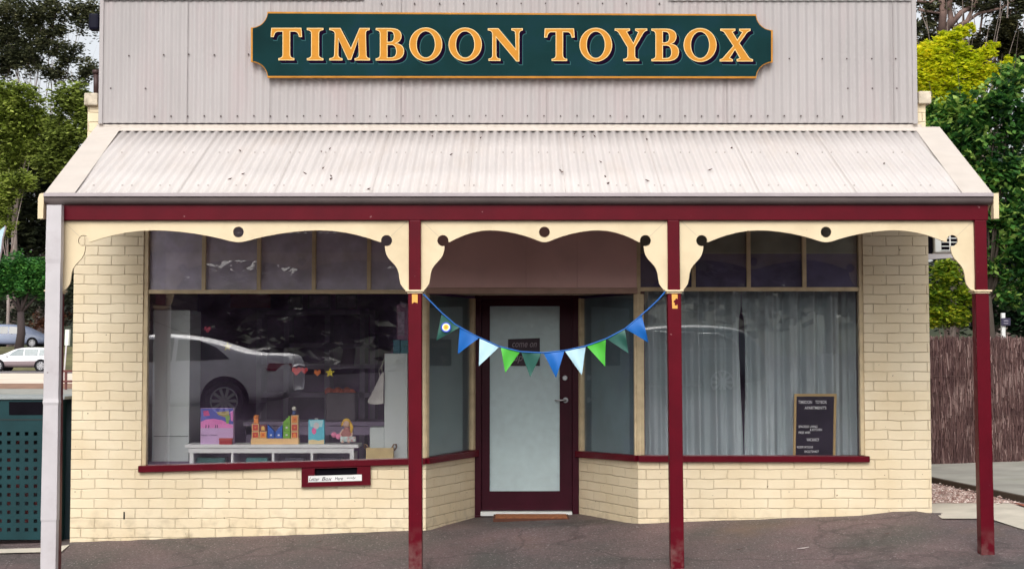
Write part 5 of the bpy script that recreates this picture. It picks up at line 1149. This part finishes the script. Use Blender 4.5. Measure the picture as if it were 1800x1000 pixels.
# dark car further back, its bright window trim mirrored in the right window
YS2 = -17.0; tx = (1222-900)/(F/(13.27+17))
car('parked_car', 'dark hatchback whose bright window trim is reflected in the right shop window', (tx-1.7+.7, YS2, .72), wag,
    [[(.55, 1.02), (1.35, .98), (1.35, 1.30), (.95, 1.30), (.62, 1.16)], [(1.42, .97), (2.25, .96), (2.25, 1.34), (1.42, 1.32)]], (.9, 3.55), 1.8, paint('paint_dark_teal', (.03, .06, .07)), -1, trim=M['chrome'], glass_m=M['darkglass'])

# ================================================================== STREET FURNITURE LEFT
q = thing('street_sign', 'pale street sign turned edge on atop a thin pole beyond the first post', 'sign', (P(117, 655, 60).x, 60, gz(-18, 60)))
yy = 60; m_ = MB(); m_.tube([(P(112, 660, yy).x, yy, gz(-18, 60)), P(117, 600, yy)], .04, 8); m_.obj('pole', M['galv'], q)
m_ = MB(); m_.plate([quadp([(114, 607), (120.5, 607), (122, 579), (115, 579)], yy)], yy-.05, yy+.2); m_.obj('plate', plain('sign_pale', (.62, .66, .6)), q)
q = thing('railing', 'brown red timber railing beyond the bin enclosure', 'railing', (P(120, 695, 45).x, 45, gz(-14, 45)))
yy = 45
for px in (116, 131, 146):
    m_ = MB(); m_.box(P(px, 670, yy).x-.04, P(px, 670, yy).x+.04, yy-.04, yy+.04, gz(-14, yy)-.2, Z(650, yy)); m_.obj('post', plain('rail_red', (.12, .03, .025)), q)
for py in (652, 670):
    m_ = MB(); m_.box(P(108, 670, yy).x, P(160, 670, yy).x, yy-.07, yy-.041, Z(py+2, yy), Z(py-2, yy)); m_.obj('rail', plain('rail_red', (.12, .03, .025)), q)
q = thing('feather_banner', 'pale blue curved feather banner half cut off at the left edge', 'banner', (P(0, 450, 40).x, 40, gz(-14, 40)))
yy = 40; m_ = MB(); m_.plate([quadp([(-14, 520), (1, 440), (4.5, 420), (9.5, 400), (8, 398), (0, 405), (-10, 415), (-16, 440)], yy)], yy, yy+.02); m_.obj('cloth', plain('banner_cloth', (.45, .62, .72)), q)
m_ = MB(); m_.tube([P(-14, 700, yy), P(-14, 520, yy), P(3, 440, yy), P(5, 420, yy), P(10.5, 399, yy), P(8, 397, yy)], .03, 6); m_.obj('pole', plain('banner_pole', (.25, .2, .2)), q)

# ================================================================== TREES
def tree(name, label, base, blobs, n, leaf, m, trunk=.25, bark=None, group='trees', elong=1.6, cat='tree', limbs=True, droop=0, clump=0, lw=1):
    """blobs: (cx,cy,cz,rx,ry,rz) world; leaves scattered through the blobs"""
    t = thing(name, label, cat, base, group); base = Vector(base); bark = bark or M['bark']
    tot = sum(b[3]*b[5] for b in blobs); q = MB(); V = q.v; Fc = q.f
    for b in blobs:
        k = int(n*b[3]*b[5]/tot); c = Vector(b[:3]); sub = []
        for _ in range(max(4, int(k/ (clump or 40)))):
            d = Vector((random.gauss(0, 1), random.gauss(0, 1), random.gauss(0, 1))).normalized()*random.uniform(.35, 1.0)
            sub.append(Vector((c.x+d.x*b[3], c.y+d.y*b[4], c.z+d.z*b[5])))
        sr = .36*min(b[3], b[5])
        for i in range(k):
            s_ = random.choice(sub); d = Vector((random.gauss(0, 1), random.gauss(0, 1), random.gauss(0, .75)))*sr*.62
            p = s_+d; a = random.uniform(0, 6.283); l = leaf*random.uniform(.6, 1.3)
            u = Vector((math.cos(a), math.sin(a), random.uniform(-.6, .5)-droop)).normalized(); w = u.cross(Vector((random.uniform(-.7, .7), random.uniform(-.7, .7), 1))).normalized()*l*.5/elong; u = u*l*.5
            o = len(V); V += [tuple(p-u), tuple(p-u*.1+w), tuple(p+u), tuple(p-u*.1-w)]; Fc.append((o, o+1, o+2, o+3))
    q.m = [0]*len(Fc); q.sm = [False]*len(Fc); q.obj('crown', m, t)
    # trunk and limbs
    top = max(blobs, key=lambda b: b[2]); q = MB()
    mid = Vector((sum(b[0] for b in blobs)/len(blobs), sum(b[1] for b in blobs)/len(blobs), sum(b[2] for b in blobs)/len(blobs)))
    fork = base.lerp(mid, .55)+Vector((random.uniform(-.3, .3), 0, 0))*trunk*3
    q.tube([base-Vector((0, 0, .3)), base.lerp(fork, .5)+Vector((trunk*.5, 0, 0)), fork], [trunk*1.2, trunk, trunk*.8], 10)
    q.obj('trunk', bark, t)
    if limbs:
        for b in blobs:
            q = MB(); c = Vector(b[:3]); m1 = fork.lerp(c, .5)+Vector((random.uniform(-1, 1), random.uniform(-1, 1), random.uniform(0, 1)))*b[3]*.2
            q.tube([fork-Vector((0, 0, .1)), m1, c, c+(c-m1)*.45+Vector((0, 0, b[5]*.2))], [trunk*.45*lw, trunk*.28*lw, trunk*.12*lw, trunk*.04*lw], 7)
            for _ in range(3):
                e = c+Vector((random.uniform(-1, 1)*b[3], random.uniform(-.5, .5)*b[4], random.uniform(-.3, 1)*b[5])); s0 = m1.lerp(c, random.random())
                q.tube([s0, s0.lerp(e, .5)+Vector((0, 0, .1*b[5])), e], [trunk*.12, trunk*.07, trunk*.02], 5)
            q.obj('limb', bark, t)
    return t
def blobs_px(lst, Y, depth=.8):
    out = []
    for px, py, rx, ry in lst:
        c = P(px, py, Y+random.uniform(-.2, .2)*rx/100); s = F/(Y-CY); out.append((c.x, Y, c.z, rx/s, rx/s*depth, ry/s))
    return out
LM = dict(
 euc=leaf_mat('leaf_eucalypt', (.035, .042, .024), (.13, .145, .07), (.27, .27, .14), .35, .35),
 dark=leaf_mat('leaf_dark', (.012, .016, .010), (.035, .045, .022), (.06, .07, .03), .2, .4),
 olive=leaf_mat('leaf_olive', (.06, .085, .014), (.36, .46, .08), (.68, .76, .20), .48, .5),
 fresh=leaf_mat('leaf_fresh', (.02, .08, .02), (.08, .28, .06), (.2, .48, .1), .4, .4),
 rich=leaf_mat('leaf_rich', (.010, .045, .018), (.10, .28, .055), (.50, .68, .16), .5, 1.5, .35),
 gold=leaf_mat('leaf_gold', (.45, .55, .02), (.96, .93, .04), (1.0, .88, .07), .55, 1.2),
 lime=leaf_mat('leaf_lime', (.07, .16, .015), (.30, .42, .03), (.6, .6, .05), .45, 1.2),
 brown=leaf_mat('leaf_russet', (.08, .035, .02), (.22, .09, .05), None, .2, .4),
)
gL = 'trees beyond the street on the left'
def base_at(px, Y, z=None): return (X(px, Y), Y, gz(X(px, Y), Y) if z is None else z)
Y = 135
tree('gum_tree', 'tall open gum tree with a reddish pale trunk on the left skyline', base_at(80, Y, 3), blobs_px([(25, 20, 45, 30), (90, 15, 42, 28), (150, 30, 40, 34), (60, 70, 30, 22), (120, 95, 32, 24), (25, 100, 32, 24), (155, 125, 24, 24), (95, 50, 25, 18), (10, 60, 22, 20), (50, 110, 34, 24), (85, 80, 30, 20), (100, 130, 30, 20), (60, 40, 30, 20), (10, 115, 30, 24), (0, 60, 34, 40), (35, 90, 30, 30)], Y), 21000, .42, LM['euc'], .36, M['barkpale'], gL, clump=34, lw=.22)
Y = 120
tree('bushy_tree', 'olive green bushy tree at the far left edge, half way up', base_at(20, Y, 3), blobs_px([(30, 175, 50, 32), (15, 220, 50, 40), (60, 215, 34, 34), (40, 260, 38, 34), (10, 290, 34, 30), (-10, 190, 40, 45)], Y), 17000, .42, LM['olive'], .3, None, gL, clump=40)
Y = 118
tree('bushy_tree', 'darker green bushy tree just left of the brick pier', base_at(150, Y, 3), blobs_px([(130, 180, 38, 34), (155, 225, 30, 40), (110, 240, 30, 36), (90, 290, 30, 32), (130, 290, 28, 36)], Y), 16000, .42, leaf_mat('leaf_mid', (.03, .045, .010), (.24, .31, .06), (.5, .6, .14), .45, .25), .3, None, gL, clump=40)
Y = 128
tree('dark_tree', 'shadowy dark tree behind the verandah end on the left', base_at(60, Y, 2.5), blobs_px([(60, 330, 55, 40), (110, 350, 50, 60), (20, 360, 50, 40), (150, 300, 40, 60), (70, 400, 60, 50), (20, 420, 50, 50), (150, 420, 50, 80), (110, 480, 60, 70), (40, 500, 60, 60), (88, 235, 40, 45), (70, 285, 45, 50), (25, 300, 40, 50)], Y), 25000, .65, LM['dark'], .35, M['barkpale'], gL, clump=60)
Y = 100
tree('olive_sapling', 'olive green young tree at the far left below the bushy tree', base_at(12, Y, 2.3), blobs_px([(15, 330, 30, 26), (0, 365, 26, 24), (45, 320, 20, 20), (5, 400, 20, 20)], Y), 6000, .34, LM['olive'], .12, M['barkpale'], gL, clump=30)
Y = 90
tree('green_shade_tree', 'fresh green low tree with a dark slanting trunk beside the parked cars', (X(31, Y), Y, gz(X(31, Y), Y)), blobs_px([(20, 470, 42, 26), (60, 475, 30, 24), (45, 500, 40, 22), (5, 500, 30, 26), (80, 500, 26, 30)], Y), 13000, .27, LM['fresh'], .28, plain('dark_bark', (.05, .035, .035), .9), gL, clump=40)
Y = 112
tree('russet_shrub', 'russet brown shrub behind the blue grey people carrier', base_at(60, Y), blobs_px([(55, 570, 30, 14), (85, 565, 30, 18), (118, 560, 20, 18)], Y), 1500, .25, LM['brown'], .08, None, gL, clump=30, cat='shrub', limbs=False)
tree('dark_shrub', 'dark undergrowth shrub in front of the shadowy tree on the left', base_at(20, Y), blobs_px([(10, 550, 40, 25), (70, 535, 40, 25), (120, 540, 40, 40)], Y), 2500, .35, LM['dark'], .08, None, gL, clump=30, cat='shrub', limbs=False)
# right
gR = 'trees behind the brushwood fence'
Y = 34
tree('gum_tree', 'large gum tree with twisting brown limbs in the top right corner', base_at(1660, Y, .5), blobs_px([(1640, 20, 30, 22), (1625, 50, 22, 20), (1730, 5, 50, 24), (1770, 40, 30, 18), (1690, -20, 60, 28), (1790, 10, 26, 24)], Y), 5200, .17, LM['euc'], .22, mat('bark_brown', (.14, .09, .075), .9, .4, 4, .5, 20), gR, clump=16)
q = MB()
for pts, r in (([(1655, 60), (1658, 20), (1652, -20)], .14), ([(1668, 48), (1690, 22), (1715, 8), (1722, -20)], .10), ([(1675, 52), (1700, 38), (1712, 12), (1700, -20)], .09), ([(1660, 60), (1672, 35), (1668, 8), (1680, -25)], .12), ([(1690, 45), (1720, 24), (1760, 15), (1790, -5)], .06), ([(1615, 18), (1640, 22), (1655, 24)], .05), ([(1612, 2), (1636, 5), (1655, -10)], .045)):
    q.tube([P(a, b, Y-.3) for a, b in pts], [r, r*.85, r*.7, r*.5][:len(pts)], 8)
gt = [o for o in bpy.data.objects if o.name.startswith('gum_tree') and o.location.y == 34][0]
q.obj('limb', MATS['bark_brown'], gt)
Y = 26
tree('cypress_tree', 'dark brownish green conifer on the right skyline', base_at(1760, Y, .4), blobs_px([(1755, 70, 45, 28), (1790, 95, 40, 36), (1720, 90, 30, 22), (1640, 80, 30, 26), (1700, 115, 50, 30), (1770, 45, 20, 16)], Y), 16000, .12, leaf_mat('leaf_cypress', (.016, .018, .008), (.055, .055, .02), (.11, .10, .035), .2, 1), .2, None, gR, clump=50)
Y = 10.0
tree('golden_tree', 'bright yellow green tree rising beside the right end of the parapet', base_at(1665, Y), blobs_px([(1640, 95, 34, 26), (1625, 130, 26, 32), (1665, 70, 24, 16), (1690, 55, 20, 12), (1690, 85, 18, 14), (1700, 120, 30, 24), (1730, 95, 18, 16), (1745, 82, 14, 9), (1675, 150, 34, 24), (1640, 165, 28, 20), (1625, 150, 26, 26), (1650, 185, 26, 16), (1710, 150, 24, 18), (1650, 120, 30, 30), (1680, 110, 28, 24), (1750, 78, 10, 6), (1705, 48, 10, 7), (1690, 175, 30, 18), (1740, 130, 24, 16), (1770, 110, 14, 10)], Y), 18000, .085, LM['gold'], .05, None, gR, clump=28)
Y = 9.0
tree('leafy_tree', 'broad green leafy tree filling the view above the brushwood fence', base_at(1750, Y), blobs_px([(1780, 140, 30, 30), (1750, 180, 50, 36), (1690, 195, 40, 32), (1650, 215, 36, 36), (1790, 215, 40, 45), (1720, 245, 50, 40), (1665, 275, 40, 36), (1770, 300, 50, 45), (1710, 320, 40, 40), (1740, 370, 46, 36), (1790, 380, 40, 40), (1780, 440, 46, 40), (1730, 460, 36, 30), (1785, 510, 40, 34), (1670, 420, 30, 26)], Y), 16000, .115, LM['rich'], .06, plain('bark_dark_leafy', (.06, .045, .035), .9), gR, droop=.5, clump=45)
Y = 8.0
tree('lime_shrub', 'yellow green shrub between the brick corner and the right post', base_at(1665, Y), blobs_px([(1660, 480, 28, 26), (1650, 515, 24, 20), (1700, 520, 24, 20), (1680, 555, 34, 22), (1640, 550, 20, 30)], Y), 5000, .08, LM['lime'], .03, None, gR, cat='shrub', clump=24)
Y = 11.5
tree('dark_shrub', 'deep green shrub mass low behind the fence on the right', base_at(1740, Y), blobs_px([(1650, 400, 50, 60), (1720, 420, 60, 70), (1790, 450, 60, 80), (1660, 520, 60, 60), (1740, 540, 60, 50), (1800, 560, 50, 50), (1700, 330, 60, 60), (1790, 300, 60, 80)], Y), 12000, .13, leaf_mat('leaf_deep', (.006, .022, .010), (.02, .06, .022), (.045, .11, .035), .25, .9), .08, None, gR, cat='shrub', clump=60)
# distant wooded hills: left rear and behind the photographer (seen only as dark mirror backdrop)
def hill(name, pts_fn, m):
    q = MB(); n = 90; rows = 10; v = []
    for j in range(rows+1):
        for i in range(n+1):
            v.append(pts_fn(i/n, j/rows))
    q.add(v, [(j*(n+1)+i, j*(n+1)+i+1, (j+1)*(n+1)+i+1, (j+1)*(n+1)+i) for j in range(rows) for i in range(n)], 0, True); return q.obj(name, m, kind='structure')
hm = mat('wooded_hill', (.03, .038, .018), .95, .6, .12, 1, .6, stain=(.07, .08, .03), stain_amt=.8, stain_scale=.08)
def h1(u, v):
    x = -130+260*u; y = 150+60*v; h = 15*v**.8*(1+.3*noise.noise(Vector((x*.04, 0, 0)))); return (x, y, 1.5+h)
hill('hills', h1, hm)
def h2(u, v):
    x = -160+320*u; y = -62-40*v; h = 5.6*v**.5*(1+.15*noise.noise(Vector((x*.05, 7, 0)))+.12*noise.noise(Vector((x*.3, 3, 0)))); return (x, y, 1.2+h)
hill('hills', h2, hm)
# row of trees across the street behind the photographer (mirrored darkly in the glass)
for i in range(11):
    x = -38+6.2*i+random.uniform(-1, 1); y = -44+random.uniform(-3, 3); z = gz(x, y); h = random.uniform(4.8, 5.6)+(1.3 if x > -4 else 0)
    tree('street_tree', 'dark tree across the street, mirrored dimly in the shop glass', (x, y, z), [(x, y, z+h*.6, 3.6, 3, h*.28), (x+1.5, y, z+h*.45, 3, 2.5, 2), (x-1.6, y, z+h*.5, 3, 2.5, 2.2), (x, y, z+h*.8, 2.4, 2, 1.8)], 2600, .9, LM['dark'], .25, None, 'trees across the street', clump=30)

# ================================================================== LIGHT, SKY, CAMERA
SUN_EL, SUN_AZ = R(41), R(188)      # azimuth of sun, from +Y clockwise
w = bpy.data.worlds.new('World'); sc.world = w; w.use_nodes = True; nt = w.node_tree; bg_ = nt.nodes['Background']
sky = nt.nodes.new('ShaderNodeTexSky'); sky.sky_type = 'NISHITA'; sky.sun_disc = False; sky.sun_elevation = SUN_EL; sky.sun_rotation = SUN_AZ; sky.air_density = 1.0; sky.dust_density = 4.0; sky.ozone_density = 1
hs = nt.nodes.new('ShaderNodeHueSaturation'); hs.inputs['Saturation'].default_value = .22; hs.inputs['Value'].default_value = 1.25
nt.links.new(sky.outputs[0], hs.inputs['Color']); nt.links.new(hs.outputs[0], bg_.inputs[0]); bg_.inputs[1].default_value = .15
sl_ = bpy.data.lights.new('Sun', 'SUN'); sl_.energy = .8; sl_.angle = R(28); sl_.color = (1, .96, .9)
so_ = bpy.data.objects.new('Sun', sl_); COL.objects.link(so_)
dv = Vector((math.sin(SUN_AZ)*math.cos(SUN_EL), math.cos(SUN_AZ)*math.cos(SUN_EL), math.sin(SUN_EL))); so_.rotation_euler = dv.to_track_quat('Z', 'Y').to_euler()
cam = bpy.data.cameras.new('Camera'); co = bpy.data.objects.new('Camera', cam); COL.objects.link(co); sc.camera = co
cam.sensor_width = 36; cam.lens = F/1800*36; cam.clip_end = 2000; cam.clip_start = .1
co.location = (0, CY, CZ); co.rotation_euler = (math.pi/2+PITCH, 0, 0)
sc.view_settings.view_transform = 'Standard'; sc.view_settings.look = 'None'; sc.view_settings.gamma = 1; sc.view_settings.exposure = .15
try: sc.cycles.max_bounces = 8; sc.cycles.transparent_max_bounces = 16
except Exception: pass
